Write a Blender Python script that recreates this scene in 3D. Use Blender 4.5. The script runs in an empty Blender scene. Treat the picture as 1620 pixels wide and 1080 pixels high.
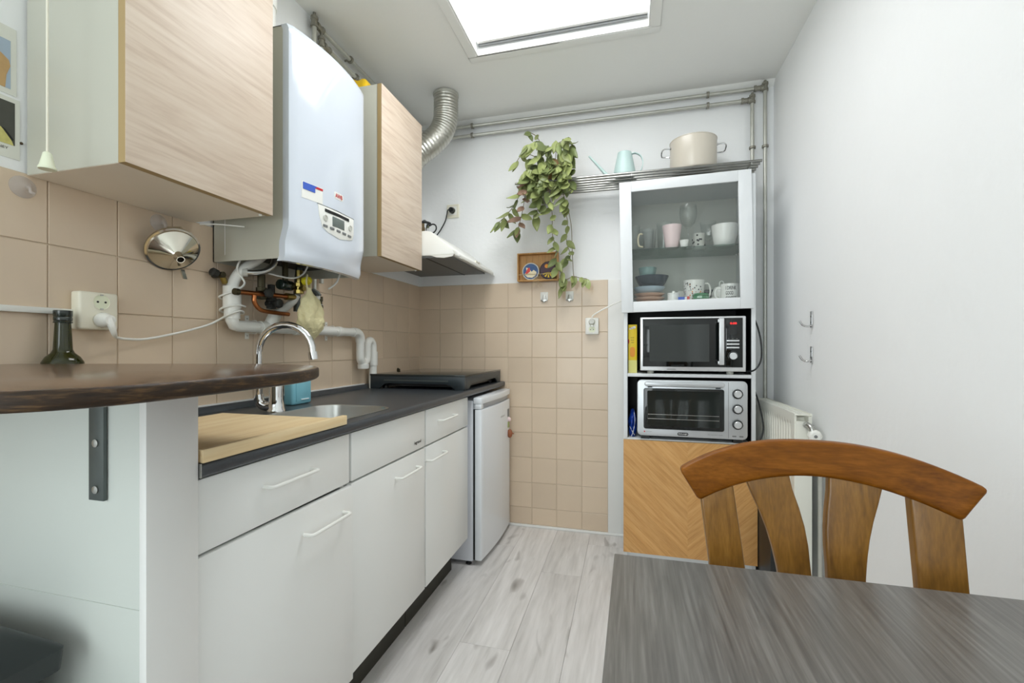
import bpy, bmesh, math, random
from mathutils import Vector, Matrix
random.seed(7)
R = math.radians
S = bpy.context.scene
C = S.collection

# ------------------------------------------------------------------ camera
cam_d = bpy.data.cameras.new('camera'); cam = bpy.data.objects.new('camera', cam_d); C.objects.link(cam)
cam.location = (0, 0, 1.077); cam.rotation_euler = (R(90), 0, R(14.68))
cam_d.sensor_width = 36; cam_d.lens = 36 * 710 / 1620; cam_d.shift_y = 9 / 1620; cam_d.clip_start = .02
S.camera = cam
cy = S.cycles; cy.max_bounces = 9; cy.diffuse_bounces = 6; cy.glossy_bounces = 4; cy.transmission_bounces = 4; cy.transparent_max_bounces = 16
cy.caustics_reflective = False; cy.caustics_refractive = False
# ------------------------------------------------------------------ view, sky, lights
S.view_settings.view_transform = 'Standard'; S.view_settings.look = 'None'
S.view_settings.gamma = 1; S.view_settings.use_curve_mapping = False
S.view_settings.exposure = 0.72
SKYLIGHT = 4.2          # daylight coming through the skylight blind
wd = bpy.data.worlds.new('world'); S.world = wd; wd.use_nodes = True
wd.node_tree.nodes['Background'].inputs[0].default_value = (.80, .90, 1, 1)
wd.node_tree.nodes['Background'].inputs[1].default_value = 1.2
def area(name, loc, rot, sx, sy, power, col):
    l = bpy.data.lights.new(name, 'AREA'); l.shape = 'RECTANGLE'; l.size = sx; l.size_y = sy
    l.energy = power; l.color = col
    o = bpy.data.objects.new(name, l); C.objects.link(o); o.location = loc; o.rotation_euler = rot
    return o
# fill light at an added, unseen window behind the camera (added_window_2)
area('added_window_light', (-.70, -2.02, 1.3), (R(90), 0, 0), 1.1, 2.0, 19, (.96, .98, 1))
# added, unseen left-wall window light, sided to suit the bin's shadow (added_window_3)
area('added_window_light', (-1.43, -.95, 1.40), (R(90), 0, R(-90)), 1.1, 1.3, 11, (.96, .98, 1))

# room dimensions
XL, XR, YB, YF, ZC = -1.31, .735, 2.64, -1.9, 2.48

# ------------------------------------------------------------------ materials
M = {}
def s2l(c):
    return tuple(((v/255)/12.92 if v/255 <= .04045 else ((v/255+.055)/1.055)**2.4) for v in c)
def mat(name, rgb, rough=.5, metal=0, bump=0, bscale=60, vary=0, coat=0, trans=0, emit=0, alpha=1, spec=.5, mottled=0, mscale=4):
    m = bpy.data.materials.new(name); m.use_nodes = True; M[name] = m
    nt = m.node_tree; b = nt.nodes['Principled BSDF']
    col = s2l(rgb) + (1,)
    b.inputs['Base Color'].default_value = col
    b.inputs['Roughness'].default_value = rough; b.inputs['Metallic'].default_value = metal
    b.inputs['Coat Weight'].default_value = coat; b.inputs['Transmission Weight'].default_value = trans
    b.inputs['Alpha'].default_value = alpha; b.inputs['Specular IOR Level'].default_value = spec
    if emit:
        b.inputs['Emission Color'].default_value = col; b.inputs['Emission Strength'].default_value = emit
    tc = nt.nodes.new('ShaderNodeTexCoord')
    if bump:
        n = nt.nodes.new('ShaderNodeTexNoise'); n.inputs['Scale'].default_value = bscale; n.inputs['Detail'].default_value = 4
        nt.links.new(tc.outputs['Object'], n.inputs['Vector'])
        bp = nt.nodes.new('ShaderNodeBump'); bp.inputs['Strength'].default_value = bump; bp.inputs['Distance'].default_value = .004
        nt.links.new(n.outputs['Fac'], bp.inputs['Height']); nt.links.new(bp.outputs['Normal'], b.inputs['Normal'])
    if vary or mottled:
        hsv = nt.nodes.new('ShaderNodeHueSaturation'); hsv.inputs['Color'].default_value = col
        oi = nt.nodes.new('ShaderNodeObjectInfo'); n = nt.nodes.new('ShaderNodeTexNoise')
        n.inputs['Scale'].default_value = mscale; n.inputs['Detail'].default_value = 5
        nt.links.new(tc.outputs['Object'], n.inputs['Vector'])
        a = nt.nodes.new('ShaderNodeMath'); a.operation = 'MULTIPLY_ADD'
        a.inputs[1].default_value = vary; a.inputs[2].default_value = 1 - vary/2
        nt.links.new(oi.outputs['Random'], a.inputs[0])
        a2 = nt.nodes.new('ShaderNodeMath'); a2.operation = 'MULTIPLY_ADD'; a2.inputs[1].default_value = mottled; a2.inputs[2].default_value = -mottled/2
        nt.links.new(n.outputs['Fac'], a2.inputs[0])
        a3 = nt.nodes.new('ShaderNodeMath'); a3.operation = 'ADD'
        nt.links.new(a.outputs[0], a3.inputs[0]); nt.links.new(a2.outputs[0], a3.inputs[1])
        nt.links.new(a3.outputs[0], hsv.inputs['Value']); nt.links.new(hsv.outputs[0], b.inputs['Base Color'])
    return m
def wood(name, stops, stretch=(18, 1.2, 18), rough=.45, rot=(0, 0, 0), vary=.0, bump=.1, dist=1.2, fine=6, coat=0, knots=None, hash_=1, spec=.5):
    """stretched noise grain; stretch small along the grain"""
    m = bpy.data.materials.new(name); m.use_nodes = True; M[name] = m
    nt = m.node_tree; b = nt.nodes['Principled BSDF']; N = nt.nodes.new; L = nt.links.new
    b.inputs['Specular IOR Level'].default_value = spec; b.inputs['Roughness'].default_value = rough; b.inputs['Coat Weight'].default_value = coat; b.inputs['Coat Roughness'].default_value = .15
    tc = N('ShaderNodeTexCoord'); oi = N('ShaderNodeObjectInfo')
    off = N('ShaderNodeVectorMath'); off.operation = 'ADD'
    sc = N('ShaderNodeVectorMath'); sc.operation = 'SCALE'; sc.inputs[0].default_value = (13.1, 7.7, 5.3)
    L(oi.outputs['Random'], sc.inputs['Scale'])
    if not hash_: sc.inputs[0].default_value = (0, 0, 0)
    rt = N('ShaderNodeMapping'); rt.inputs['Rotation'].default_value = rot
    L(tc.outputs['Object'], rt.inputs['Vector'])
    L(rt.outputs[0], off.inputs[0]); L(sc.outputs[0], off.inputs[1])
    mp = N('ShaderNodeMapping'); mp.inputs['Scale'].default_value = stretch
    L(off.outputs[0], mp.inputs['Vector'])
    n1 = N('ShaderNodeTexNoise'); n1.inputs['Scale'].default_value = 1; n1.inputs['Detail'].default_value = 4; n1.inputs['Distortion'].default_value = dist
    L(mp.outputs[0], n1.inputs['Vector'])
    n2 = N('ShaderNodeTexNoise'); n2.inputs['Scale'].default_value = fine; n2.inputs['Detail'].default_value = 3
    L(mp.outputs[0], n2.inputs['Vector'])
    mx = N('ShaderNodeMix'); mx.inputs[0].default_value = .35
    L(n1.outputs['Fac'], mx.inputs[2]); L(n2.outputs['Fac'], mx.inputs[3])
    cr = N('ShaderNodeValToRGB'); e = cr.color_ramp.elements
    e[0].position = stops[0][0]; e[0].color = s2l(stops[0][1]) + (1,)
    e[1].position = stops[-1][0]; e[1].color = s2l(stops[-1][1]) + (1,)
    for p, c in stops[1:-1]:
        k = e.new(p); k.color = s2l(c) + (1,)
    L(mx.outputs[0], cr.inputs[0])
    out = cr.outputs[0]
    if knots:
        vm = N('ShaderNodeMapping'); vm.inputs['Scale'].default_value = knots[0]; L(off.outputs[0], vm.inputs['Vector'])
        kn = N('ShaderNodeTexNoise'); kn.inputs['Scale'].default_value = 1; kn.inputs['Detail'].default_value = 2; kn.inputs['Distortion'].default_value = .6
        L(vm.outputs[0], kn.inputs['Vector'])
        kr = N('ShaderNodeValToRGB'); kr.color_ramp.elements[0].position = knots[1]; kr.color_ramp.elements[1].position = knots[2]
        kr.color_ramp.elements[0].color = (0, 0, 0, 1); L(kn.outputs['Fac'], kr.inputs[0])
        km = N('ShaderNodeMix'); km.data_type = 'RGBA'; L(kr.outputs[0], km.inputs[0]); L(out, km.inputs[6])
        km.inputs[7].default_value = s2l(knots[3]) + (1,); out = km.outputs[2]
    if vary:
        h = N('ShaderNodeHueSaturation'); a = N('ShaderNodeMath'); a.operation = 'MULTIPLY_ADD'
        a.inputs[1].default_value = vary; a.inputs[2].default_value = 1 - vary/2
        L(oi.outputs['Random'], a.inputs[0]); L(a.outputs[0], h.inputs['Value']); L(out, h.inputs['Color']); out = h.outputs[0]
    L(out, b.inputs['Base Color'])
    if bump:
        bp = N('ShaderNodeBump'); bp.inputs['Strength'].default_value = bump; bp.inputs['Distance'].default_value = .001
        L(n2.outputs['Fac'], bp.inputs['Height']); L(bp.outputs['Normal'], b.inputs['Normal'])
    return m
def clear(name, tint, gloss=.12, rough=.02, base=.04, edge=.6):
    """thin architectural glass: see-through with a fresnel reflection"""
    m = bpy.data.materials.new(name); m.use_nodes = True; M[name] = m
    nt = m.node_tree; N = nt.nodes.new; L = nt.links.new
    nt.nodes.remove(nt.nodes['Principled BSDF'])
    t = N('ShaderNodeBsdfTransparent'); t.inputs[0].default_value = tuple(tint) + (1,)
    g = N('ShaderNodeBsdfGlossy'); g.inputs['Roughness'].default_value = rough
    lw = N('ShaderNodeLayerWeight'); lw.inputs['Blend'].default_value = .5
    pw = N('ShaderNodeMath'); pw.operation = 'POWER'; pw.inputs[1].default_value = 4.0; L(lw.outputs['Facing'], pw.inputs[0])
    a = N('ShaderNodeMath'); a.operation = 'MULTIPLY_ADD'; a.inputs[1].default_value = edge; a.inputs[2].default_value = base + gloss * .05
    L(pw.outputs[0], a.inputs[0]); a.use_clamp = True
    mx = N('ShaderNodeMixShader'); L(a.outputs[0], mx.inputs[0]); L(t.outputs[0], mx.inputs[1]); L(g.outputs[0], mx.inputs[2])
    L(mx.outputs[0], nt.nodes['Material Output'].inputs[0])
    return m
mat('plaster', (245, 246, 246), .85, bump=.25, bscale=45, mottled=.04, mscale=3)
mat('ceiling_paint', (242, 242, 238), .85, bump=.12, bscale=60, mottled=.04, mscale=2)
mat('panel_white', (210, 215, 209), .55, bump=.06, bscale=25, mottled=.05, mscale=3)
mat('trim_white', (234, 234, 231), .5, bump=.05, bscale=30, mottled=.03)
mat('grout', (206, 190, 168), .9, bump=.1, bscale=200)
mat('tile_beige', (215, 195, 171), .22, bump=.03, bscale=14, vary=.08, mottled=.10, mscale=7, spec=.45)
mat('cabinet_white', (222, 225, 227), .35)
mat('white_laminate', (238, 239, 236), .32, mottled=.02)
mat('white_gloss', (216, 223, 233), .12, coat=.5)
mat('white_plastic', (238, 238, 232), .35)
mat('cream_plastic', (236, 232, 214), .35)
mat('pale_plastic', (232, 236, 210), .4)
mat('pvc', (236, 236, 230), .35)
mat('side_grey', (196, 195, 182), .4)
mat('side_grey_cool', (214, 217, 224), .3)
mat('fridge_white', (232, 236, 240), .22)
mat('fridge_grey', (170, 174, 180), .3)
mat('counter', (62, 66, 70), .32, bump=.12, bscale=300, mottled=.35, mscale=120)
mat('black_gloss', (14, 18, 18), .06)
mat('black_plastic', (28, 31, 32), .35)
mat('charcoal', (46, 54, 58), .4, mottled=.1)
mat('glass_black', (40, 44, 42), .04)
mat('steel', (190, 190, 186), .28, 1)
mat('chrome', (215, 215, 215), .06, 1)
mat('polished', (205, 200, 186), .09, 1)
mat('galvanised', (196, 196, 188), .42, .7, mottled=.25, mscale=30)
mat('fitting', (150, 147, 136), .5, .7, mottled=.3, mscale=60)
mat('aluminium', (190, 188, 180), .34, 1, bump=.5, bscale=55)
mat('iron', (96, 102, 100), .45, .6, mottled=.2, mscale=20)
mat('copper', (176, 112, 70), .3, 1, mottled=.3, mscale=30)
mat('brass', (150, 132, 74), .35, 1, mottled=.3, mscale=40)
mat('dark_brass', (72, 66, 46), .5, .6, mottled=.4, mscale=60)
mat('soot', (44, 44, 40), .7, mottled=.4, mscale=40)
mat('red_plastic', (214, 66, 58), .4)
mat('yellow_plastic', (222, 208, 40), .4)
mat('yellow_wrap', (232, 190, 20), .4, bump=.6, bscale=40)
mat('net', (226, 216, 170), .8, bump=1.0, bscale=90, mottled=.15, mscale=40)
mat('green_glass', (40, 42, 8), .07)
mat('cap_green', (22, 34, 28), .25, coat=.5)
mat('bin_dark', (38, 44, 44), .35)
mat('soap_blue', (134, 198, 214), .35)
mat('teal', (188, 211, 208), .4)
mat('pot_cream', (208, 200, 186), .28, coat=.2)
mat('pink', (236, 212, 212), .4)
mat('ceramic', (240, 240, 236), .2)
mat('ceramic_grey', (200, 200, 192), .3)
mat('bowl_dark', (34, 48, 60), .2, mottled=.5, mscale=25)
mat('bowl_teal', (120, 150, 146), .25, mottled=.3, mscale=20)
mat('bowl_blue', (176, 196, 208), .3)
mat('bowl_peach', (214, 180, 156), .35)
mat('terracotta', (196, 156, 110), .7, mottled=.1)
mat('soil', (60, 46, 34), .95, bump=.8, bscale=80)
mat('leaf', (150, 160, 102), .38, vary=.45, mottled=.30, mscale=30)
mat('leaf_dark', (116, 128, 80), .4, vary=.45, mottled=.30, mscale=30)
mat('leaf_red', (150, 122, 104), .45, vary=.3, mottled=.3, mscale=30)
mat('stem', (120, 106, 70), .7)
mat('string', (196, 176, 140), .9)
mat('rad_white', (238, 238, 228), .3)
mat('oven_silver', (196, 199, 202), .3, .55)
mat('silver_trim', (220, 222, 224), .25, .6)
mat('ink_black', (20, 20, 20), .5)
mat('ink_red', (196, 30, 40), .5)
mat('ink_blue', (58, 96, 196), .5)
mat('ink_grey', (120, 122, 122), .5)
mat('ink_white', (240, 240, 240), .5)
mat('led_red', (255, 40, 40), .4, emit=1.2)
mat('lcd', (108, 116, 112), .2)
mat('box_yellow', (232, 200, 30), .45)
mat('box_pale', (222, 216, 130), .5)
mat('box_orange', (230, 150, 40), .5)
mat('bag_blue', (24, 62, 158), .3, bump=.6, bscale=30)
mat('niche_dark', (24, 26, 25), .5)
mat('paper', (226, 226, 216), .6)
mat('photo_blue', (168, 184, 200), .4, mottled=.15, mscale=30)
mat('photo_tan', (196, 160, 110), .4, mottled=.25, mscale=60)
mat('photo_dark', (74, 74, 68), .4, mottled=.4, mscale=40)
mat('photo_yellow', (204, 196, 120), .4, mottled=.5, mscale=90)
mat('suction', (214, 206, 200), .12, alpha=.35)
mat('dirt', (70, 52, 30), .7)
mat('kick', (52, 50, 42), .7)
mat('glass_green', (40, 120, 70), .08, coat=.5, mottled=.5, mscale=30)
mat('mug_print', (226, 226, 220), .25, mottled=.05)
mat('chestnut', (150, 88, 54), .4)
mat('coaster_blue', (60, 92, 140), .5, mottled=.3, mscale=50)
mat('coaster_plum', (70, 44, 58), .5, mottled=.4, mscale=60)
mat('cream', (234, 222, 190), .5)
clear('clear_glass', (.93, .95, .94)); clear('door_glass', (.95, .96, .955), 0); clear('tumbler', (.97, .978, .974), 0, .04, .045, .8); clear('shelf_glass', (.62, .70, .66), .4)
wood('door_oak', [(.30, (192, 170, 150)), (.5, (212, 194, 175)), (.72, (222, 207, 190))], (26, 2.0, 26), .42, dist=2.0, bump=.06, fine=5)
wood('chair_oak', [(.28, (92, 50, 6)), (.5, (124, 72, 12)), (.74, (150, 92, 26))], (7, 55, 55), .42, dist=.8, bump=.1, coat=.0, spec=.2)
wood('slat_oak', [(.28, (100, 64, 14)), (.5, (130, 88, 26)), (.74, (156, 110, 44))], (55, 55, 4), .36, dist=.8, bump=.1, coat=.15)
mat('underside_bounce', (238, 228, 212), .45)  # pale warm tone holds light bounced up from the tiles
mat('shelf_steel', (150, 150, 146), .32, 1)
mat('knob_ring', (34, 36, 38), .3)
for nm_, an_ in (('veneer_a', 46), ('veneer_b', -46)):
    wood(nm_, [(.28, (182, 130, 70)), (.5, (206, 156, 94)), (.74, (220, 174, 116))], (70, 70, 4), .4, rot=(0, R(an_), 0), dist=.5, bump=.08, vary=.08)
wood('bar_edge', [(.30, (24, 16, 8)), (.52, (50, 34, 18)), (.66, (96, 70, 40)), (.8, (140, 116, 84))], (12, 12, 90), .5, dist=1.5, bump=.4, coat=0, spec=.35)
wood('bar_wood', [(.30, (46, 30, 18)), (.5, (86, 58, 38)), (.72, (124, 92, 66))], (5, 60, 60), .22, dist=1.5, bump=.12, coat=.3)
wood('table_wood', [(.28, (82, 79, 76)), (.5, (106, 103, 99)), (.74, (134, 131, 127))], (70, 3.0, 70), .34, dist=2.4, bump=.12, fine=4)
wood('board_bamboo', [(.3, (220, 190, 140)), (.5, (232, 206, 160)), (.72, (240, 220, 180))], (40, 1.5, 40), .5, dist=.6, bump=.05)
wood('tray_wood', [(.3, (176, 128, 70)), (.5, (200, 152, 92)), (.72, (214, 172, 114))], (40, 40, 4), .5, dist=.8, bump=.08, vary=.1)
wood('floor_oak', [(.26, (182, 178, 175)), (.44, (210, 207, 204)), (.6, (226, 223, 221)), (.76, (236, 234, 232))], (9, .9, 9), .42, dist=2.2, bump=.08, fine=7, vary=.07,
     knots=((11, 3.6, 11), .66, .80, (140, 134, 128)))

# ------------------------------------------------------------------ mesh helpers
def catmull(pts, k=6):
    P = [Vector(p) for p in pts]
    if len(P) < 3: return P
    out = []
    for i in range(len(P)-1):
        p0 = P[max(i-1, 0)]; p1 = P[i]; p2 = P[i+1]; p3 = P[min(i+2, len(P)-1)]
        for j in range(k):
            t = j/k
            out.append(.5*((2*p1) + (p2-p0)*t + (2*p0-5*p1+4*p2-p3)*t*t + (3*p1-p0-3*p2+p3)*t**3))
    out.append(P[-1]); return out
class MB:
    def __init__(s): s.v = []; s.f = []
    def add(s, vs, fs):
        o = len(s.v); s.v += [tuple(v) for v in vs]; s.f += [tuple(i+o for i in f) for f in fs]; return s
    def box(s, x0, x1, y0, y1, z0, z1):
        return s.add([(x0,y0,z0),(x1,y0,z0),(x1,y1,z0),(x0,y1,z0),(x0,y0,z1),(x1,y0,z1),(x1,y1,z1),(x0,y1,z1)],
                     [(0,3,2,1),(4,5,6,7),(0,1,5,4),(1,2,6,5),(2,3,7,6),(3,0,4,7)])
    def rings(s, rings, cap=True, closed=True):
        n = len(rings[0]); vs = [p for r in rings for p in r]; fs = []
        for i in range(len(rings)-1):
            for j in range(n if closed else n-1):
                k = (j+1) % n
                fs.append((i*n+j, i*n+k, (i+1)*n+k, (i+1)*n+j))
        if cap:
            fs.append(tuple(reversed(range(n)))); fs.append(tuple((len(rings)-1)*n+j for j in range(n)))
        return s.add(vs, fs)
    def tube(s, pts, r, n=10, smooth=0, cap=True):
        P = catmull(pts, smooth) if smooth else [Vector(p) for p in pts]
        rr = r if isinstance(r, (list, tuple)) else [r]*len(P)
        if len(rr) != len(P):
            m = len(rr)-1; rr = [rr[min(int(i/(len(P)-1)*m), m-1)] + (rr[min(int(i/(len(P)-1)*m), m-1)+1]-rr[min(int(i/(len(P)-1)*m), m-1)])*((i/(len(P)-1)*m)-min(int(i/(len(P)-1)*m), m-1)) for i in range(len(P))]
        T = []
        for i in range(len(P)):
            a = P[max(i-1, 0)]; b = P[min(i+1, len(P)-1)]
            d = (b-a); T.append(d.normalized() if d.length > 1e-9 else Vector((0,0,1)))
        u = T[0].orthogonal().normalized(); rings = []
        for i in range(len(P)):
            u = (u - T[i]*u.dot(T[i]))
            u = u.normalized() if u.length > 1e-6 else T[i].orthogonal().normalized()
            w = T[i].cross(u)
            rings.append([P[i] + (u*math.cos(a)+w*math.sin(a))*rr[i] for a in [2*math.pi*j/n for j in range(n)]])
        return s.rings(rings, cap)
    def cyl(s, p0, p1, r0, r1=None, n=20): return s.tube([p0, p1], [r0, r0 if r1 is None else r1], n)
    def lathe(s, prof, c=(0,0,0), ax=(0,0,1), n=24, cap=True):
        ax = Vector(ax).normalized(); u = ax.orthogonal().normalized() if abs(ax.z) < .99 else Vector((1,0,0)); w = ax.cross(u); c = Vector(c)
        rings = [[c + ax*z + (u*math.cos(2*math.pi*j/n)+w*math.sin(2*math.pi*j/n))*max(r, 1e-4) for j in range(n)] for r, z in prof]
        return s.rings(rings, cap)
    def prism(s, poly, plane, a, b):
        def P(p, h):
            return {'xy': (p[0], p[1], h), 'xz': (p[0], h, p[1]), 'yz': (h, p[0], p[1])}[plane]
        n = len(poly)
        return s.rings([[P(p, a) for p in poly], [P(p, b) for p in poly]])
    def slab(s, poly3, off):
        o = Vector(off); return s.rings([[Vector(p) for p in poly3], [Vector(p)+o for p in poly3]])
    def grid(s, fn, nu, nv, off=None):
        top = [[Vector(fn(i/nu, j/nv)) for j in range(nv+1)] for i in range(nu+1)]
        W = nv+1; vs = [p for r in top for p in r]
        fs = [(i*W+j, i*W+j+1, (i+1)*W+j+1, (i+1)*W+j) for i in range(nu) for j in range(nv)]
        if off is not None:
            o = Vector(off); k = len(vs); vs = vs + [p+o for p in vs]
            fs += [tuple(q+k for q in reversed(f)) for f in fs]
            bd = [i*W for i in range(nu+1)] + [nu*W+j for j in range(1, nv+1)] + [i*W+nv for i in range(nu-1, -1, -1)] + [j for j in range(nv-1, 0, -1)]
            for i in range(len(bd)):
                a, b = bd[i], bd[(i+1) % len(bd)]; fs.append((a, b, b+k, a+k))
        return s.add(vs, fs)
    def sphere(s, c, r, n=14, m=9, sz=1):
        return s.lathe([(r*math.sin(math.pi*i/m), -r*sz*math.cos(math.pi*i/m)) for i in range(m+1)], c, n=n)
    def xf(s, fn): s.v = [tuple(fn(Vector(v))) for v in s.v]; return s
    def mesh(s, name, org=(0,0,0), bevel=0, seg=2, angle=35):
        me = bpy.data.meshes.new(name); o = Vector(org)
        me.from_pydata([tuple(Vector(v)-o) for v in s.v], [], s.f); me.update()
        bm = bmesh.new(); bm.from_mesh(me)
        bmesh.ops.remove_doubles(bm, verts=bm.verts, dist=1e-6)
        bmesh.ops.recalc_face_normals(bm, faces=bm.faces)
        if bevel:
            ed = [e for e in bm.edges if len(e.link_faces) == 2 and e.calc_face_angle(0) > .5]
            bmesh.ops.bevel(bm, geom=ed, offset=bevel, segments=seg, affect='EDGES', clamp_overlap=True, profile=.5)
        bm.to_mesh(me); bm.free()
        me.shade_smooth(); me.set_sharp_from_angle(angle=R(angle))
        return me
    def build(s, name, m, parent=None, bevel=0, seg=2, angle=35, loc=None, label=None):
        org = root_org(parent) if parent else (loc if loc else auto_org(s.v))
        me = s.mesh(name, org, bevel, seg, angle); me.materials.append(M[m])
        o = bpy.data.objects.new(name, me); C.objects.link(o)
        if parent: o.parent = parent
        else: o.location = org
        if label: o['label'] = label
        return o
def auto_org(v):
    return ((min(p[0] for p in v)+max(p[0] for p in v))/2, (min(p[1] for p in v)+max(p[1] for p in v))/2, min(p[2] for p in v))
def root_org(p):
    while p.parent: p = p.parent
    return tuple(p.location)
def tag(o, label, cat, group=None):
    o['label'] = label; o['category'] = cat
    if group: o['group'] = group
    return o
def thing(name, label, cat, loc, group=None):
    o = bpy.data.objects.new(name, None); C.objects.link(o); o.location = loc; o.empty_display_size = .05
    return tag(o, label, cat, group)
def struct(o, label=None):
    o['kind'] = 'structure'
    if label: o['label'] = label
    return o
def sroot(name, loc, label=None):
    o = bpy.data.objects.new(name, None); C.objects.link(o); o.location = loc; o.empty_display_size = .05
    return struct(o, label)
def piece(name, me, m, parent, loc):
    """a repeated part that shares its mesh data"""
    o = bpy.data.objects.new(name, me); C.objects.link(o)
    o.parent = parent; o.location = Vector(loc) - Vector(root_org(parent))
    return o
def text(name, s, org, ux, uy, w, h, m, parent, th=.0006, bold=0):
    """flat lettering fitted into a w x h box at org, along ux and uy"""
    cu = bpy.data.curves.new(name, 'FONT'); cu.body = s; cu.resolution_u = 2; cu.offset = bold
    to = bpy.data.objects.new(name, cu); C.objects.link(to)
    dg = bpy.context.evaluated_depsgraph_get()
    me = bpy.data.meshes.new_from_object(to.evaluated_get(dg)); bpy.data.objects.remove(to)
    xs = [v.co.x for v in me.vertices]; ys = [v.co.y for v in me.vertices]
    x0, x1, y0, y1 = min(xs), max(xs), min(ys), max(ys)
    ux = Vector(ux); uy = Vector(uy); n = ux.cross(uy); base = Vector(org) - Vector(root_org(parent))
    for v in me.vertices:
        v.co = base + ux*((v.co.x-x0)/(x1-x0)*w) + uy*((v.co.y-y0)/(y1-y0)*h) + n*th
    me.materials.clear(); me.materials.append(M[m])
    o = bpy.data.objects.new(name, me); C.objects.link(o); o.parent = parent
    return o
def rrect(x0, x1, y0, y1, r, k=5):
    pts = []
    for cx, cy, a in ((x1-r, y1-r, 0), (x0+r, y1-r, 90), (x0+r, y0+r, 180), (x1-r, y0+r, 270)):
        for i in range(k+1):
            t = R(a + 90*i/k); pts.append((cx+r*math.cos(t), cy+r*math.sin(t)))
    return pts
def clip(poly, a, b, c):
    """keep the part of a polygon where a*x+b*y<=c"""
    out = []
    for i in range(len(poly)):
        p, q = poly[i], poly[(i+1) % len(poly)]; dp = a*p[0]+b*p[1]-c; dq = a*q[0]+b*q[1]-c
        if dp <= 0: out.append(p)
        if (dp < 0 < dq) or (dq < 0 < dp):
            t = dp/(dp-dq); out.append((p[0]+(q[0]-p[0])*t, p[1]+(q[1]-p[1])*t))
    return out

# ================================================================== SETTING
# floor: laminate planks running away from the camera
fl = struct(MB().box(XL-.1, XR+.1, YF-.1, YB+.1, -.06, -.012).build('floor', 'kick', loc=(0, 0, -.06)), 'pale grey oak laminate floor boards')
PW = .191; full = {}
for k in range(-4, 8):
    x0 = max(-.601 + PW*k, XL); x1 = min(-.601 + PW*(k+1), XR)
    if x1 - x0 < .01: continue
    y = {0: 1.54, 1: 2.12}.get(k, 1.54 + ((k*.47) % 1.28)) - 1.28*4
    while y < YB:
        a, b = max(y, YF), min(y+1.28, YB); y += 1.28
        if b - a < .02: continue
        key = (round(x1-x0, 3), round(b-a, 3))
        if key not in full:
            full[key] = MB().box(-(x1-x0)/2+.0004, (x1-x0)/2-.0004, .0005, b-a-.0005, -.012, 0).mesh('plank', bevel=.0007, seg=1)
            full[key].materials.append(M['floor_oak'])
        piece('plank', full[key], None, fl, ((x0+x1)/2, a, 0))
# walls
wlm = MB(); wlm.box(XL-.1, XL, -.4, YB+.1, 0, ZC); wlm.box(XL-.1, XL, YF, -1.5, 0, ZC); wlm.box(XL-.1, XL, -1.5, -.4, 0, .75); wlm.box(XL-.1, XL, -1.5, -.4, 2.05, ZC)
wl = struct(wlm.build('wall_left', 'plaster'), 'left wall, white plaster above beige tiles')
wb = struct(MB().box(XL-.1, XR+.1, YB, YB+.1, 0, ZC).build('wall_back', 'plaster'), 'back wall, white plaster above a field of beige tiles')
wr = struct(MB().box(XR, XR+.1, YF, YB+.1, 0, ZC).build('wall_right', 'plaster'), 'plain white plastered right wall')
# rear wall with an unseen window added to light the room from behind the camera
r = MB(); r.box(XL-.1, XR+.1, YF-.1, YF, 0, .3); r.box(XL-.1, XR+.1, YF-.1, YF, 2.3, ZC); r.box(XL-.1, -1.25, YF-.1, YF, .3, 2.3); r.box(-.15, XR+.1, YF-.1, YF, .3, 2.3)
struct(r.build('wall_rear', 'plaster'), 'white wall behind the camera with an added window')
w2 = sroot('added_window_2', (-.70, YF-.05, .3), 'added white framed window behind the camera')
m = MB()
for x in (-1.25, -.73, -.21): m.box(x, x+.06, YF-.08, YF-.03, .3, 2.3)
m.box(-1.25, -.15, YF-.08, YF-.03, .3, .36); m.box(-1.25, -.15, YF-.08, YF-.03, 2.24, 2.3); m.build('window_frame', 'trim_white', w2)
for x in (-1.19, -.67): MB().box(x, x+.46, YF-.058, YF-.052, .36, 2.24).build('pane', 'clear_glass', w2)
w3 = sroot('added_window_3', (XL-.05, -.95, .75), 'added white framed window in the left wall behind the bar')  # out of view, added to let side light in
m = MB()
for y in (-1.5, -.975, -.45): m.box(XL-.08, XL-.03, y, y+.05, .75, 2.05)
m.box(XL-.08, XL-.03, -1.5, -.4, .75, .80); m.box(XL-.08, XL-.03, -1.5, -.4, 2.0, 2.05); m.build('window_frame', 'trim_white', w3)
for y in (-1.45, -.925): MB().box(XL-.058, XL-.052, y, y+.475, .80, 2.0).build('pane', 'clear_glass', w3)
# tiles on the left wall: each a slightly proud piece over the grout bed
TP = .1467; TZ = [.715, .865, 1.015, 1.165, 1.315, 1.465]; G = .0012
gb = MB().box(XL, XL+.004, .30, YB, .70, 1.465).build('grout_bed', 'grout', wl)
tl = {}
def tile(parent, axis, a0, a1, z0, z1):
    key = (axis, round(a1-a0, 3), round(z1-z0, 3))
    if key not in tl:
        w, h = (a1-a0)/2-G, (z1-z0)/2-G
        b = MB().box(0, .007, -w, w, -h, h) if axis == 'x' else MB().box(-w, w, -.007, 0, -h, h)
        tl[key] = b.mesh('tile', bevel=.0011, seg=1, angle=15); tl[key].materials.append(M['tile_beige'])
    c, z = (a0+a1)/2, (z0+z1)/2
    o = piece('tile', tl[key], None, parent, (XL, c, z) if axis == 'x' else (c, YB, z))
    o.rotation_euler = (random.uniform(-.003, .003), random.uniform(-.003, .003), random.uniform(-.003, .003))
for i in range(-3, 13):
    for j in range(5): tile(wl, 'x', .733+TP*i, .733+TP*(i+1), TZ[j], TZ[j+1])
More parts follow.
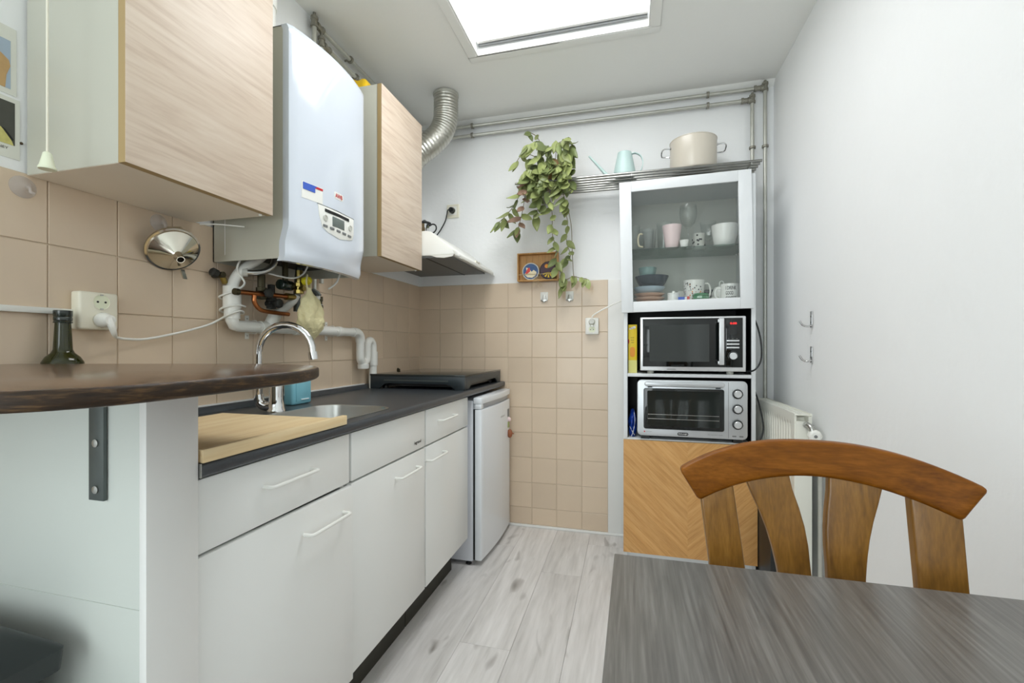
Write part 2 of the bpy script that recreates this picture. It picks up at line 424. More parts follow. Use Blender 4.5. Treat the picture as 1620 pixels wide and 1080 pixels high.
# tiles on the back wall down to the floor
MB().box(XL, -.118, YB-.004, YB, .012, 1.465).build('grout_bed', 'grout', wb)
BZ = [.014, .115, .265, .415, .565] + TZ
BX = [-1.309+.1486*i for i in range(9)]
for i in range(8):
    for j in range(10): tile(wb, 'y', BX[i], BX[i+1], BZ[j], BZ[j+1])
struct(MB().box(-.12, -.005, YB-.010, YB, .012, 1.462).build('trim_2', 'trim_white', bevel=.001), 'white painted board closing the tiles beside the tall cabinet')
b = MB().box(XL, XR-.002, YB-.016, YB-.0005, 0, .014)
struct(b.build('baseboard_back', 'trim_white', bevel=.003), 'low white strip along the foot of the back wall')
# coving where back wall meets ceiling
cv = MB().prism([(YB, ZC), (YB-.03, ZC), (YB-.02, ZC-.012), (YB-.008, ZC-.022), (YB, ZC-.03)], 'yz', XL, XR)
struct(cv.build('trim_3', 'ceiling_paint', angle=60), 'rough plaster cove at the top of the back wall')
# ceiling with the skylight opening
SX0, SX1, SY0, SY1 = -.712, .088, 1.05, 2.05
c = MB(); c.box(XL-.1, XR+.1, YF-.1, SY0, ZC, ZC+.1); c.box(XL-.1, XR+.1, SY1, YB+.1, ZC, ZC+.1)
c.box(XL-.1, SX0, SY0, SY1, ZC, ZC+.1); c.box(SX1, XR+.1, SY0, SY1, ZC, ZC+.1)
struct(c.build('ceiling', 'ceiling_paint', loc=(0, 0, ZC)), 'off-white painted ceiling')
w1 = sroot('window_1', ((SX0+SX1)/2, (SY0+SY1)/2, ZC), 'bright square skylight with a white pleated blind')
m = MB(); e = .042
m.box(SX0-e, SX1+e, SY1, SY1+e, ZC-.006, ZC+.001); m.box(SX0-e, SX1+e, SY0-e, SY0, ZC-.006, ZC+.001)
m.box(SX0-e, SX0, SY0, SY1, ZC-.006, ZC+.001); m.box(SX1, SX1+e, SY0, SY1, ZC-.006, ZC+.001)
m.build('casing', 'ceiling_paint', w1, bevel=.002)
m = MB(); q = .008
m.box(SX0, SX1, SY1-q, SY1, ZC-.004, ZC+.1); m.box(SX0, SX1, SY0, SY0+q, ZC-.004, ZC+.1)
m.box(SX0, SX0+q, SY0+q, SY1-q, ZC-.004, ZC+.1); m.box(SX1-q, SX1, SY0+q, SY1-q, ZC-.004, ZC+.1)
m.build('reveal', 'trim_white', w1)
bl = bpy.data.materials.new('lit_blind'); bl.use_nodes = True; M['lit_blind'] = bl
nb = bl.node_tree.nodes['Principled BSDF']; nb.inputs['Base Color'].default_value = (.9, .9, .88, 1)
nb.inputs['Emission Color'].default_value = (.97, .985, 1, 1); nb.inputs['Emission Strength'].default_value = SKYLIGHT
N = 50; x0, x1 = SX0+.012, SX1-.012
m = MB().grid(lambda u, v: (x0+(x1-x0)*v, SY0+.012+(SY1-.045-SY0-.012)*u, ZC+.055+(.006 if round(u*N) % 2 else 0)), N, 1)
m.build('blind', 'lit_blind', w1, angle=5)
MB().box(SX0+.012, SX1-.012, SY1-.044, SY1-.026, ZC+.036, ZC+.056).build('bottom_rail', 'trim_white', w1, bevel=.003)
MB().box(SX0+.014, SX1-.014, SY1-.0245, SY1-.016, ZC+.028, ZC+.046).build('rail_gap', 'ink_grey', w1)
for x in (-.672, -.431, -.204, .027):
    MB().cyl((x, SY0+.02, ZC+.052), (x, SY1-.03, ZC+.052), .0009, n=6).build('cord', 'ink_grey', w1)
for x in (-.5, -.1): MB().lathe([(0, 0), (.004, 0), (.004, .004)], (x, SY1-.010, ZC+.012), (0, -1, 0), 10).build('screw', 'steel', w1)
# partition under the bar, its end board flush with the cabinets
pt = struct(MB().box(XL, -.752, .545, .626, 0, 1.0205).build('wall_partition', 'panel_white'), 'low grey-white partition panel under the bar top')
MB().box(XL, -.752, .5435, .545, 0, .655).build('lower_board', 'panel_white', pt)
struct(MB().box(-.752, -.737, .538, .627, 0, 1.0205).build('trim_1', 'trim_white', bevel=.0015), 'white end post of the partition below the bar')

# ================================================================== BAR TOP AND BRACKET
def bar_outline():
    cp = [(-1.305, .20), (-1.0, .196), (-.80, .20), (-.62, .212), (-.53, .236), (-.485, .275), (-.468, .33), (-.468, .40), (-.474, .47), (-.482, .54), (-.498, .61), (-.53, .675), (-.575, .735), (-.64, .785), (-.72, .81), (-.80, .812), (-.9, .794), (-1.1, .742), (-1.305, .688)]
    return [(p.x, p.y) for p in catmull([(x, y, 0) for x, y in cp], 4)]
bt = MB().prism(bar_outline(), 'xy', 1.021, 1.0405).build('bar_top', 'bar_wood', bevel=.005, seg=3, angle=50)
bt.data.materials.append(M['bar_edge'])
for p in bt.data.polygons: p.material_index = 1 if abs(p.normal.z) < .75 else 0
tag(bt, 'dark brown wooden bar top with a rounded end on the partition', 'bar top')
br = thing('shelf_bracket', 'dark iron angle bracket screwed to the partition under the bar top', 'bracket', (-.842, .543, .826))
MB().box(-.861, -.828, .5375, .5434, .826, 1.0205).build('upright', 'iron', br, bevel=.001)
MB().box(-.861, -.828, .40, .5375, 1.0145, 1.0205).build('arm', 'iron', br, bevel=.001)
for z in (.844, .92): MB().lathe([(.0065, 0), (.0065, .002), (.002, .003)], (-.8445, .5375, z), (0, -1, 0), 12).build('screw', 'steel', br)
# bin
bn = thing('waste_bin', 'dark grey plastic bin with a sloping lid beside the partition', 'bin', (-1.03, .37, 0))
def ring(x0, x1, y0, y1, r, z): return [(x, y, z) for x, y in rrect(x0, x1, y0, y1, r)]
MB().rings([ring(-1.16, -.92, .26, .48, .03, 0), ring(-1.20, -.888, .235, .495, .03, .575)]).build('body', 'bin_dark', bn, angle=50)
MB().rings([ring(-1.215, -.866, .222, .508, .012, .570), ring(-1.215, -.862, .22, .51, .012, .604), ring(-1.205, -.874, .23, .50, .015, .616), ring(-1.17, -.93, .26, .48, .02, .638), ring(-1.10, -.99, .30, .45, .02, .642)]).build('lid', 'bin_dark', bn, angle=50)

# ================================================================== BASE UNITS AND WORKTOP
CT, CB = .870, .845
def outer(p, c):
    """ray from the basin centre to the worktop rectangle"""
    x0, x1, y0, y1 = XL+.003, -.742, .6285, YB-.012
    dx, dy = p[0]-c[0], p[1]-c[1]; t = 1e9
    if dx > 1e-9: t = min(t, (x1-c[0])/dx)
    if dx < -1e-9: t = min(t, (x0-c[0])/dx)
    if dy > 1e-9: t = min(t, (y1-c[1])/dy)
    if dy < -1e-9: t = min(t, (y0-c[1])/dy)
    return (c[0]+dx*t, c[1]+dy*t)
hx0, hx1, hy0, hy1 = -1.06, -.785, .93, 1.395
hole = rrect(hx0, hx1, hy0, hy1, .07, 8); hc = ((hx0+hx1)/2, (hy0+hy1)/2)
for cx, cy in ((XL+.003, .6285), (-.742, .6285), (-.742, YB-.012), (XL+.003, YB-.012)):   # exact corner spokes
    a = math.atan2(cy-hc[1], cx-hc[0]); i = min(range(len(hole)), key=lambda k: abs(math.atan2(hole[k][1]-hc[1], hole[k][0]-hc[0])-a))
    d = Vector((cx-hc[0], cy-hc[1])); best = None
    lo, hi = 0, 1
    for k in range(len(hole)):
        p, q2 = Vector(hole[k]), Vector(hole[(k+1) % len(hole)])
        den = (q2-p).cross(d) if hasattr(Vector((0, 0)), 'cross') else 0
        den = (q2.x-p.x)*d.y-(q2.y-p.y)*d.x
        if abs(den) < 1e-12: continue
        t = ((hc[0]-p.x)*d.y-(hc[1]-p.y)*d.x)/den; s_ = ((hc[0]-p.x)*(q2.y-p.y)-(hc[1]-p.y)*(q2.x-p.x))/den
        if 0 <= t < 1 and s_ > 0: best = (k, (p.x+(q2.x-p.x)*t, p.y+(q2.y-p.y)*t))
    if best: hole.insert(best[0]+1, best[1])
out = [outer(p, hc) for p in hole]
m = MB(); n = len(hole)
vs = [(x, y, CT) for x, y in hole] + [(x, y, CT) for x, y in out] + [(x, y, CB) for x, y in hole] + [(x, y, CB) for x, y in out]
fs = []
for i in range(n):
    j = (i+1) % n
    fs += [(i, j, n+j, n+i), (2*n+i, 3*n+i, 3*n+j, 2*n+j), (i, 2*n+i, 2*n+j, j), (n+i, n+j, 3*n+j, 3*n+i)]
m.add(vs, fs)
wt = thing('worktop', 'charcoal laminate kitchen worktop with a rounded front edge', 'worktop', (-1.02, 1.63, CB))
m.build('slab', 'counter', wt)
ed = MB().prism([(-.7422, CT), (-.737, CT-.0008), (-.7335, CT-.004), (-.732, CT-.010), (-.732, CB+.005), (-.735, CB), (-.7422, CB)], 'xz', .6285, YB-.012)
ed.build('front_edge', 'counter', wt, angle=60)
MB().box(-.758, -.7315, .6275, .6284, CB, CT+.0005).build('end_strip', 'steel', wt)
MB().prism([(XL+.008, CT), (XL+.03, CT), (XL+.026, CT+.012), (XL+.02, CT+.02), (XL+.008, CT+.02)], 'xz', .6285, YB-.012).build('upstand', 'counter', wt, angle=60)
MB().box(XL+.0075, XL+.018, .6285, 2.0, CT+.02, CT+.0245).build('sealant', 'trim_white', wt)
# sink
sk = thing('sink', 'stainless steel inset sink in the worktop beside the chopping board', 'sink', (hc[0], hc[1], .72))
hole2 = rrect(hx0, hx1, hy0, hy1, .07, 8)
def inset(d, z, r=.07): return [(x, y, z) for x, y in rrect(hx0+d, hx1-d, hy0+d, hy1-d, max(r-d*.4, .03), 8)]
MB().rings([inset(-.006, CT+.0006), inset(-.006, CT+.0018), inset(.001, CT+.0018), inset(.003, CT-.004), inset(.010, CT-.12), inset(.022, CT-.142), inset(.06, CT-.148)], cap=False).build('basin', 'steel', sk, angle=40)
MB().rings([inset(.06, CT-.148), inset(.11, CT-.150)]).build('basin_floor', 'steel', sk)
MB().lathe([(.03, 0), (.03, .003), (.02, .004), (.018, .001)], (hc[0], hc[1], CT-.150), n=20).build('drain', 'chrome', sk)
for y in (1.0, 1.012, 1.024): MB().lathe([(.003, 0), (.003, .001)], (hx0+.0045, y, CT-.022), (1, 0, 0), 8).build('overflow_hole', 'ink_black', sk)
# cabinets
DX0, DX1 = -.767, -.750
def bow_handle(parent, y0, y1, z, x=DX1):
    pts = [(x, y0, z), (x+.018, y0, z), (x+.023, y0+.003, z), (x+.025, y0+.010, z), (x+.025, y1-.010, z), (x+.023, y1-.003, z), (x+.018, y1, z), (x, y1, z)]
    return MB().tube(pts, .0042, 10).build('handle', 'white_plastic', parent, angle=60)
def base_unit(label, y0, y1, handles, ajar=0):
    t = thing('base_cabinet', label, 'cabinet', (-1.03, (y0+y1)/2, 0))
    m = MB(); e0, e1 = y0+.0015, y1-.0015
    m.box(XL+.012, -.7705, e0, e0+.016, .155, .8445); m.box(XL+.012, -.7705, e1-.016, e1, .155, .8445)
    m.box(XL+.012, -.7705, e0+.016, e1-.016, .155, .171); m.box(XL+.012, XL+.018, e0+.016, e1-.016, .171, .8445)
    m.box(-.7865, -.7705, e0+.016, e1-.016, .697, .702)
    m.build('body', 'white_laminate', t)
    MB().box(-.85, -.835, y0+.0015, y1-.0015, 0, .155).build('plinth', 'kick', t)
    d = MB().box(DX0, DX1, y0+.004, y1-.004, .703, .838).build('drawer_front', 'white_laminate', t, bevel=.0012)
    if handles[0]: bow_handle(d, *handles[0])
    b = MB().box(DX0, DX1, y0+.004, y1-.004, .163, .696)
    if ajar:
        def lean(v): return Vector((v.x + ajar*(v.y-y0)/(y1-y0), v.y, v.z))
        b.xf(lean)
    d2 = b.build('door', 'white_laminate', t, bevel=.0012)
    h = bow_handle(d2, *handles[1], x=DX1+ajar*.9)
    return t, d
base_unit('white base cabinet beside the bar partition, under the chopping board', .6285, 1.091, ((.787, .932, .781), (.895, 1.045, .637)), .012)
u2, d2 = base_unit('white base cabinet below the sink with a small black badge', 1.093, 1.564, (None, (1.34, 1.49, .643)))
text('badge', 'legrand', (DX1, 1.475, .7215), (0, 1, 0), (0, 0, 1), .052, .015, 'ink_black', d2, bold=.02)
base_unit('white base cabinet next to the small fridge', 1.566, 2.030, ((1.68, 1.84, .781), (1.56+.01, 1.73, .645)))
# fridge
fr = thing('fridge', 'small white fridge under the far end of the worktop', 'fridge', (-1.0, 2.34, 0))
MB().box(-1.25, -.7455, 2.085, 2.60, .022, .815).build('body', 'side_grey_cool', fr, bevel=.006)
for y in (2.11, 2.57): MB().lathe([(.014, 0), (.014, .008), (.008, .01), (.008, .024)], (-.775, y, 0), n=12).build('foot', 'black_plastic', fr)
def bulge(y): s = (y-2.088)/.512; return -.703 + .008*s + .013*(1-(2*s-1)**2)
N = 16
ys = [2.088+.512*i/N for i in range(N+1)]
poly = [(-.7365, 2.088)] + [(bulge(y), y) for y in ys] + [(-.7365, 2.60)]
fd = MB().prism(poly, 'xy', .028, .770).build('door', 'fridge_white', fr, bevel=.004, angle=50)
m = MB().prism([(-.745, 2.088)] + [(bulge(y)-.014, y) for y in ys] + [(-.745, 2.60)], 'xy', .772, .796).build('handle_recess', 'fridge_grey', fr)
MB().prism([(-.745, 2.086)] + [(bulge(y)+.002, y) for y in ys] + [(-.745, 2.602)], 'xy', .797, .829).build('top_cap', 'fridge_white', fr, bevel=.004, angle=50)
MB().box(-.736, bulge(2.1)-.001, 2.087, 2.125, .7715, .797).build('grip_end', 'fridge_white', fr, bevel=.004)
MB().box(-.7453, -.7367, 2.091, 2.598, .03, .80).build('seal', 'black_plastic', fr)
text('lettering', 'whirlpool', (bulge(2.37), 2.37, .684), Vector((.005, 1, 0)).normalized(), (0, 0, 1), .08, .016, 'ink_grey', fd, .0015)
def on_door(name, y, z, w, h, m, d=.002):
    bx = bulge(y); g = MB().box(bx-.001, bx+d, y-w/2, y+w/2, z-h/2, z+h/2).build(name, m, bevel=.0006)
    return g
tag(on_door('fridge_magnet', 2.545, .693, .035, .045, 'ink_grey'), 'grey square magnet, highest on the fridge door', 'magnet')
mg = thing('fridge_magnet', 'pink and green figure magnet on the fridge door', 'magnet', (bulge(2.55), 2.55, .62))
b_ = bulge(2.55)
MB().sphere((b_+.004, 2.55, .652), .013, sz=1.1).build('pink_top', 'pink', mg)
MB().box(b_-.001, b_+.005, 2.535, 2.565, .606, .640).build('green_base', 'leaf', mg, bevel=.002)
mg2 = thing('fridge_magnet', 'brown animal-shaped magnet, lowest on the fridge door', 'magnet', (b_, 2.55, .545))
MB().sphere((b_+.010, 2.55, .57), .016, sz=1.6).build('animal_body', 'chestnut', mg2)
MB().tube([(b_+.012, 2.553, .575), (b_+.03, 2.565, .566)], [.006, .003], 8).build('tail', 'chestnut', mg2)

# hob cover: low black appliance with recessed grips
hb = thing('hob', 'black low-profile countertop hob at the far end of the worktop', 'hob', (-1.01, 2.3, CT))
h0, h1, g0, g1 = -1.262, -.757, 2.005, 2.610; zt = .943
arch = lambda a0, a1: [(a0, CT+.0005), (a0+.05, CT+.0005), (a0+.075, CT+.022), (a0+.10, CT+.028), (a1-.10, CT+.028), (a1-.075, CT+.022), (a1-.05, CT+.0005), (a1, CT+.0005), (a1, zt-.008), (a0, zt-.008)]
MB().prism(arch(h0, h1), 'xz', g0, g0+.012).build('front_skirt', 'charcoal', hb, bevel=.001)
MB().prism(arch(h0, h1), 'xz', g1-.012, g1).build('rear_skirt', 'charcoal', hb, bevel=.001)
MB().prism(arch(g0+.012, g1-.012), 'yz', h1-.012, h1).build('side_skirt', 'charcoal', hb, bevel=.001)
MB().prism(arch(g0+.012, g1-.012), 'yz', h0, h0+.012).build('side_skirt', 'charcoal', hb, bevel=.001)
MB().box(h0+.03, h1-.03, g0+.04, g1-.04, CT+.012, zt-.008).build('core', 'black_plastic', hb)
MB().box(h0+.075, h1-.085, g0-.0015, g0+.001, CT+.040, CT+.046).build('front_groove', 'iron', hb)
MB().box(h0-.002, h1+.002, g0-.002, g1+.002, zt-.008, zt).build('glass_top', 'glass_black', hb, bevel=.0015)
for x in (h0+.05, h1-.05):
    for y in (g0+.06, g1-.06): MB().lathe([(.015, 0), (.015, .014)], (x, y, CT+.0002), n=12).build('foot', 'black_plastic', hb)
# chopping board with a raised front lip
cb = thing('chopping_board', 'pale bamboo chopping board with a front lip lying on the worktop', 'chopping board', (-.93, .84, CT))
MB().box(-1.14, -.7465, .632, 1.045, CT+.0018, CT+.017).build('board', 'board_bamboo', cb, bevel=.0015)
MB().box(-.7462, -.7325, .632, 1.052, CT+.0004, CT+.0245).build('lip', 'board_bamboo', cb, bevel=.0012)

# tap
tp = thing('mixer_tap', 'chrome swan-neck mixer tap behind the sink', 'tap', (-1.10, 1.20, CT))
MB().lathe([(.028, 0), (.028, .006), (.024, .012), (.021, .05), (.022, .10), (.019, .135), (.010, .142)], (-1.095, 1.20, CT), n=24).build('body', 'chrome', tp)
MB().tube([(-1.10, 1.198, CT+.025), (-1.125, 1.19, CT+.018), (-1.145, 1.186, CT+.030), (-1.15, 1.185, CT+.055)], .015, 14, 5).build('elbow', 'chrome', tp)
MB().tube([(-1.095, 1.20, CT+.13), (-1.06, 1.20, CT+.142), (-1.02, 1.20, CT+.145)], .006, 10).build('lever', 'chrome', tp)
pts = [(-1.15, 1.185, CT+.05), (-1.15, 1.185, CT+.19)]
for i in range(1, 14):
    a = math.pi*i/13; k = (1-math.cos(a))/2
    pts.append((-1.15+.175*k, 1.185+.035*k, CT+.19+.088*math.sin(a)))
pts.append((-.973, 1.22, CT+.183))
MB().tube(pts, .0115, 16).build('spout', 'chrome', tp, angle=60)
MB().cyl((-.974, 1.2195, CT+.192), (-.971, 1.2205, CT+.168), .0145, n=16).build('aerator', 'chrome', tp)
# blue box
sp = thing('soap_box', 'light blue plastic soap box standing behind the sink', 'container', (-1.17, 1.385, CT))
MB().box(-1.19, -1.15, 1.335, 1.435, CT, CT+.115).build('body', 'soap_blue', sp, bevel=.009, seg=3)
MB().box(-1.1502, -1.148, 1.352, 1.42, CT+.012, CT+.10).build('front_panel', 'soap_blue', sp, bevel=.001)
MB().box(-1.1485, -1.146, 1.375, 1.415, CT+.017, CT+.02).build('slot', 'ink_white', sp)
# green bottle
bo = thing('bottle', 'dark green glass oil bottle standing behind the bar', 'bottle', (-1.266, .742, CT+.0005))
MB().lathe([(.034, 0), (.036, .004), (.0375, .02), (.0375, .160), (.0365, .172), (.030, .184), (.0205, .193), (.0170, .201), (.014, .262)], (-1.2645, .739, CT+.0005), n=28).build('glass_body', 'green_glass', bo, angle=60)
MB().lathe([(.0165, 0), (.017, .002), (.0155, .004), (.0165, .007), (.0165, .012), (.0155, .014), (.0165, .016), (.0168, .028), (.016, .029)], (-1.2645, .739, CT+.2625), n=24).build('cap', 'cap_green', bo)

# ================================================================== WALL CABINETS
def wall_cab(label, y0, y1, z0, z1):
    t = thing('wall_cabinet', label, 'cabinet', (XL+.15, (y0+y1)/2, z0))
    MB().box(XL+.008, -1.0285, y0, y1, z0, z1).build('body', 'side_grey', t, bevel=.0012)
    MB().box(XL+.010, -1.0295, y0+.0012, y1-.0012, z0-.0006, z0+.001).build('bottom_panel', 'underside_bounce', t)  # thin sheet with the warm bounce from tiles and worktop painted in
    MB().box(-1.0265, -1.0075, y0-.001, y1+.001, z0-.001, z1).build('door_edge', 'dirt', t)
    d = MB().box(-1.0078, -1.006, y0-.001, y1+.001, z0-.001, z1).build('door', 'door_oak', t, bevel=.0004)
    MB().lathe([(.004, 0), (.004, .006)], (-1.03, y1-.02, z0-.006), n=8).build('bumper', 'white_plastic', t)
    return t
mat('door_edge', (176, 150, 104), .5, mottled=.1)
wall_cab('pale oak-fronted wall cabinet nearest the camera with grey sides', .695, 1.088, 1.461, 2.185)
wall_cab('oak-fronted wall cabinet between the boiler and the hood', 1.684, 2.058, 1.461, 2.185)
for o in bpy.data.objects:
    if o.name.startswith('door_edge'): o.data.materials[0] = M['door_edge']
# cable hook under the near cabinet
tag(MB().tube([(-1.27, 1.085, 1.452), (-1.22, 1.10, 1.4525), (-1.15, 1.13, 1.448)], .002, 6, 4).build('cable', 'white_plastic'), 'thin white cable under the oak cabinet nearest the camera', 'cable')
# yellow package on the second cabinet
yp = MB().grid(lambda u, v: (-1.28+.19*v, 1.70+.12*u, 2.1862+.062*min(1, 5*min(u, 1-u))**.6*min(1, 6*min(v, 1-v))**.5*(1+.12*math.sin(v*14+u*5))), 16, 16, (0, 0, -.001)).build('yellow_package', 'yellow_wrap', angle=40)
tag(yp, 'crumpled yellow packet on top of the oak wall cabinet', 'packet')

# ================================================================== BOILER
bo = thing('boiler', 'white wall-hung gas boiler between the two oak wall cabinets', 'boiler', (-1.16, 1.357, 1.352))
BY0, BY1, BZ0, BZ1 = 1.158, 1.556, 1.352, 2.07
m = MB(); m.box(XL+.008, -1.026, BY0, BY0+.003, BZ0, BZ1); m.box(XL+.008, -1.026, BY1-.003, BY1, BZ0, BZ1); m.box(XL+.008, XL+.012, BY0, BY1, BZ0, BZ1); m.box(XL+.008, -1.026, BY0, BY1, BZ1-.003, BZ1)
m.build('casing', 'side_grey', bo)
MB().box(XL+.014, -1.03, BY0+.004, BY1-.004, BZ0+.035, BZ0+.04).build('base_plate', 'soot', bo)
MB().box(-1.255, -1.253, BY0-.001, BY0+.001, BZ0+.02, BZ0+.16).build('side_seam', 'ink_white', bo)
def front(u, v):
    y = BY0-.001 + (BY1-BY0+.002)*u; z = BZ0-.008 + (BZ1-BZ0+.009)*v
    x = -1.004 + .026*(1-(2*u-1)**2)
    e = min(u, 1-u)/.04
    if e < 1: x -= .006*(1-e)**2
    w = min(v, 1-v)/.025
    if w < 1: x -= .008*(1-w)**2
    # lower part steps back below a smile-shaped crease
    cz = BZ0+.055+.045*(2*u-1)**2; dz = cz-z
    if dz > 0: x -= min(.014, dz*.28)
    return (x, y, z)
MB().grid(front, 28, 48, (-.022, 0, 0)).build('front_cover', 'white_gloss', bo, angle=50)
# control panel on the cover
def pf(y, z, d=0): 
    u = (y-BY0)/(BY1-BY0); return (-1.004+.026*(1-(2*u-1)**2)+d, y, z)
def plate(name, poly, d0, d1, m, parent, bevel=0):
    return MB().rings([[pf(y, z, d0) for y, z in poly], [pf(y, z, d1) for y, z in poly]]).build(name, m, parent, bevel=bevel)
pol = [(1.256, 1.545)] + [(1.256+.193*i/8, 1.545) for i in range(1, 8)] + [(1.449, 1.545), (1.449, 1.49), (1.440, 1.468)] + [(1.42-.12*i/6, 1.452+.010*abs(i-3)/3) for i in range(7)] + [(1.275, 1.475), (1.262, 1.51)]
cp = plate('control_panel', pol, -.004, .0022, 'white_plastic', bo, .0008)
plate('flap_slot', [(1.285, 1.538), (1.35, 1.538), (1.415, 1.538), (1.415, 1.528), (1.35, 1.528), (1.285, 1.528)], .001, .0032, 'ink_black', cp)
plate('panel_rim', [(1.254, 1.5475), (1.35, 1.5475), (1.451, 1.5475), (1.451, 1.5455), (1.35, 1.5455), (1.254, 1.5455)], -.002, .0028, 'ink_grey', cp)
plate('display', [(1.322, 1.522), (1.385, 1.522), (1.385, 1.489), (1.322, 1.489)], .001, .0034, 'lcd', cp, .0005)
for y in (1.288, 1.424): MB().lathe([(.0105, 0), (.0105, .003), (.0085, .0035), (.0085, .002)], pf(y, 1.507, .001), (1, 0, 0), 16).build('dial', 'ceramic_grey', cp)
for i in range(5):
    y = 1.287+.0325*i; z = 1.4805-.001*i
    MB().box(pf(y, z)[0]-.001, pf(y, z)[0]+.0045, y-.010, y+.010, z-.004, z+.004).build('button', 'ink_grey', cp, bevel=.001)
# stickers (the printed square code is left out)
st = plate('sticker', [(1.194, 1.600), (1.276, 1.600), (1.276, 1.548), (1.194, 1.548)], -.004, .0016, 'white_plastic', bo)
plate('blue_band', [(1.198, 1.598), (1.244, 1.598), (1.244, 1.576), (1.198, 1.576)], .0, .0024, 'ink_blue', st)
plate('red_band', [(1.244, 1.598), (1.276, 1.598), (1.276, 1.591), (1.244, 1.591)], .0, .0024, 'ink_red', st)
plate('blue_line', [(1.23, 1.598), (1.25, 1.598), (1.25, 1.594), (1.23, 1.594)], .0, .0026, 'ink_blue', st)
lg = plate('logo', [(y, z) for y, z in rrect(1.332, 1.380, 1.588, 1.611, .006, 3)], -.003, .001, 'white_plastic', bo)
text('logo_lettering', 'AWB', pf(1.337, 1.592, .0012), (0, 1, 0), (0, 0, 1), .038, .015, 'ink_red', lg, .0008, bold=.02)
# flue
fp = thing('flue_pipe', 'white flue pipe rising from the top of the boiler', 'pipe', (-1.18, 1.22, BZ1))
MB().lathe([(.055, .0005), (.055, .01), (.045, .02), (.045, .14), (.049, .141), (.049, .19), (.045, .192), (.045, .25)], (-1.19, 1.235, BZ1), n=24).build('riser', 'pvc', fp)
MB().tube([(-1.19, 1.235, BZ1+.25), (-1.19, 1.235, BZ1+.29), (-1.205, 1.25, BZ1+.325), (-1.235, 1.262, BZ1+.335), (XL+.002, 1.30, BZ1+.335)], .046, 18, 4).build('elbow', 'pvc', fp)
MB().lathe([(.064, 0), (.064, .008), (.05, .012)], (XL+.001, 1.302, BZ1+.335), (1, -.2, 0), 24).build('rosette', 'black_plastic', fp)

# ================================================================== PIPEWORK UNDER THE BOILER
dp = thing('drain_pipe', 'white plastic drain pipe with a trap running along the left wall', 'pipe', (-1.26, 1.6, CT))
X = -1.262; ZP = 1.147
MB().tube([(X, 1.192, 1.205), (X, 1.192, 1.165), (X, 1.20, 1.151), (X, 1.218, ZP), (X, 1.87, ZP)], .0195, 16).build('pipe_run', 'pvc', dp, angle=60)
MB().cyl((X, 1.192, 1.205), (X, 1.192, 1.276), .0265, n=18).build('sleeve', 'pvc', dp)
MB().cyl((X, 1.192, 1.170), (X, 1.192, 1.206), .0235, n=18).build('socket', 'pvc', dp)
for y in (1.305, 1.475, 1.735): MB().cyl((X, y, ZP), (X, y+.03, ZP), .0225, n=18).build('coupling', 'pvc', dp)
MB().cyl((X, 1.345, ZP), (X+.012, 1.30+.07, ZP+.055), .0215, n=18).build('branch', 'pvc', dp)
MB().tube([(X, 1.855, ZP), (X, 1.89, ZP-.002), (X, 1.912, ZP-.018), (X, 1.918, ZP-.045)], .0225, 16, 4).build('bend', 'pvc', dp)
MB().tube([(X, 1.918, ZP-.04), (X, 1.918, 1.035), (X, 1.924, 1.012), (X, 1.945, 1.0), (X, 1.968, 1.012), (X, 1.974, 1.035), (X, 1.974, 1.075), (X, 1.98, 1.098), (X, 2.0, 1.11), (X, 2.02, 1.098), (X, 2.027, 1.075), (X, 2.027, 1.03)], .0195, 14, 3).build('trap', 'pvc', dp, angle=60)
MB().lathe([(.026, 0), (.027, .004), (.027, .022), (.020, .026)], (X, 1.942, .972), n=18).build('trap_cap', 'pvc', dp)
MB().cyl((X, 2.027, 1.055), (X, 2.027, .985), .0235, n=18).build('collar', 'pvc', dp)
MB().cyl((X, 2.027, .985), (X, 2.027, CT), .0195, n=18).build('standpipe', 'pvc', dp)
for y in (1.289, 1.714):
    for z in (ZP-.030, ZP+.030):
        MB().box(XL+.008, XL+.011, y-.008, y+.008, z-.011, z+.011).build('clip', 'white_plastic', dp, bevel=.0008)
        MB().lathe([(.003, 0), (.002, .0015)], (XL+.011, y, z), (1, 0, 0), 8).build('screw', 'steel', dp)
    MB().tube([(XL+.010, y, ZP-.021), (X, y, ZP-.0225), (X+.0225, y, ZP), (X, y, ZP+.0225), (XL+.010, y, ZP+.021)], .002, 6).build('clip', 'white_plastic', dp)
fh = tag(MB().tube([(X, 1.192, 1.274), (X+.006, 1.20, 1.305), (X+.02, 1.215, 1.335), (X+.04, 1.25, 1.37), (X+.05, 1.27, 1.393)], .0165, 14, 5).build('condensate_hose', 'pvc', angle=60), 'pale flexible hose from the boiler into the upright drain sleeve', 'hose')
tag(MB().tube([(-1.25, 1.372, 1.203), (-1.235, 1.40, 1.225), (-1.225, 1.425, 1.25), (-1.22, 1.435, 1.272)], .014, 14, 4).build('condensate_hose', 'pvc'), 'short white hose stub entering the branch of the drain pipe', 'hose')
# copper
cu = thing('copper_pipe', 'copper gas pipe running under the boiler', 'pipe', (-1.22, 1.28, 1.25))
MB().cyl((-1.222, 1.175, 1.2555), (-1.222, 1.40, 1.2635), .0085, n=12).build('pipe_run', 'copper', cu)
MB().cyl((-1.222, 1.385, 1.263), (-1.222, 1.425, 1.2645), .013, n=12).build('union_nut', 'brass', cu)
MB().cyl((-1.222, 1.163, 1.2553), (-1.222, 1.178, 1.2555), .011, n=10).build('end_nut', 'dark_brass', cu)
MB().tube([(-1.215, 1.235, 1.25), (-1.215, 1.235, 1.228), (-1.215, 1.255, 1.207), (-1.215, 1.29, 1.200), (-1.215, 1.39, 1.198)], .0075, 12, 4).build('lower_bend', 'copper', cu, angle=60)
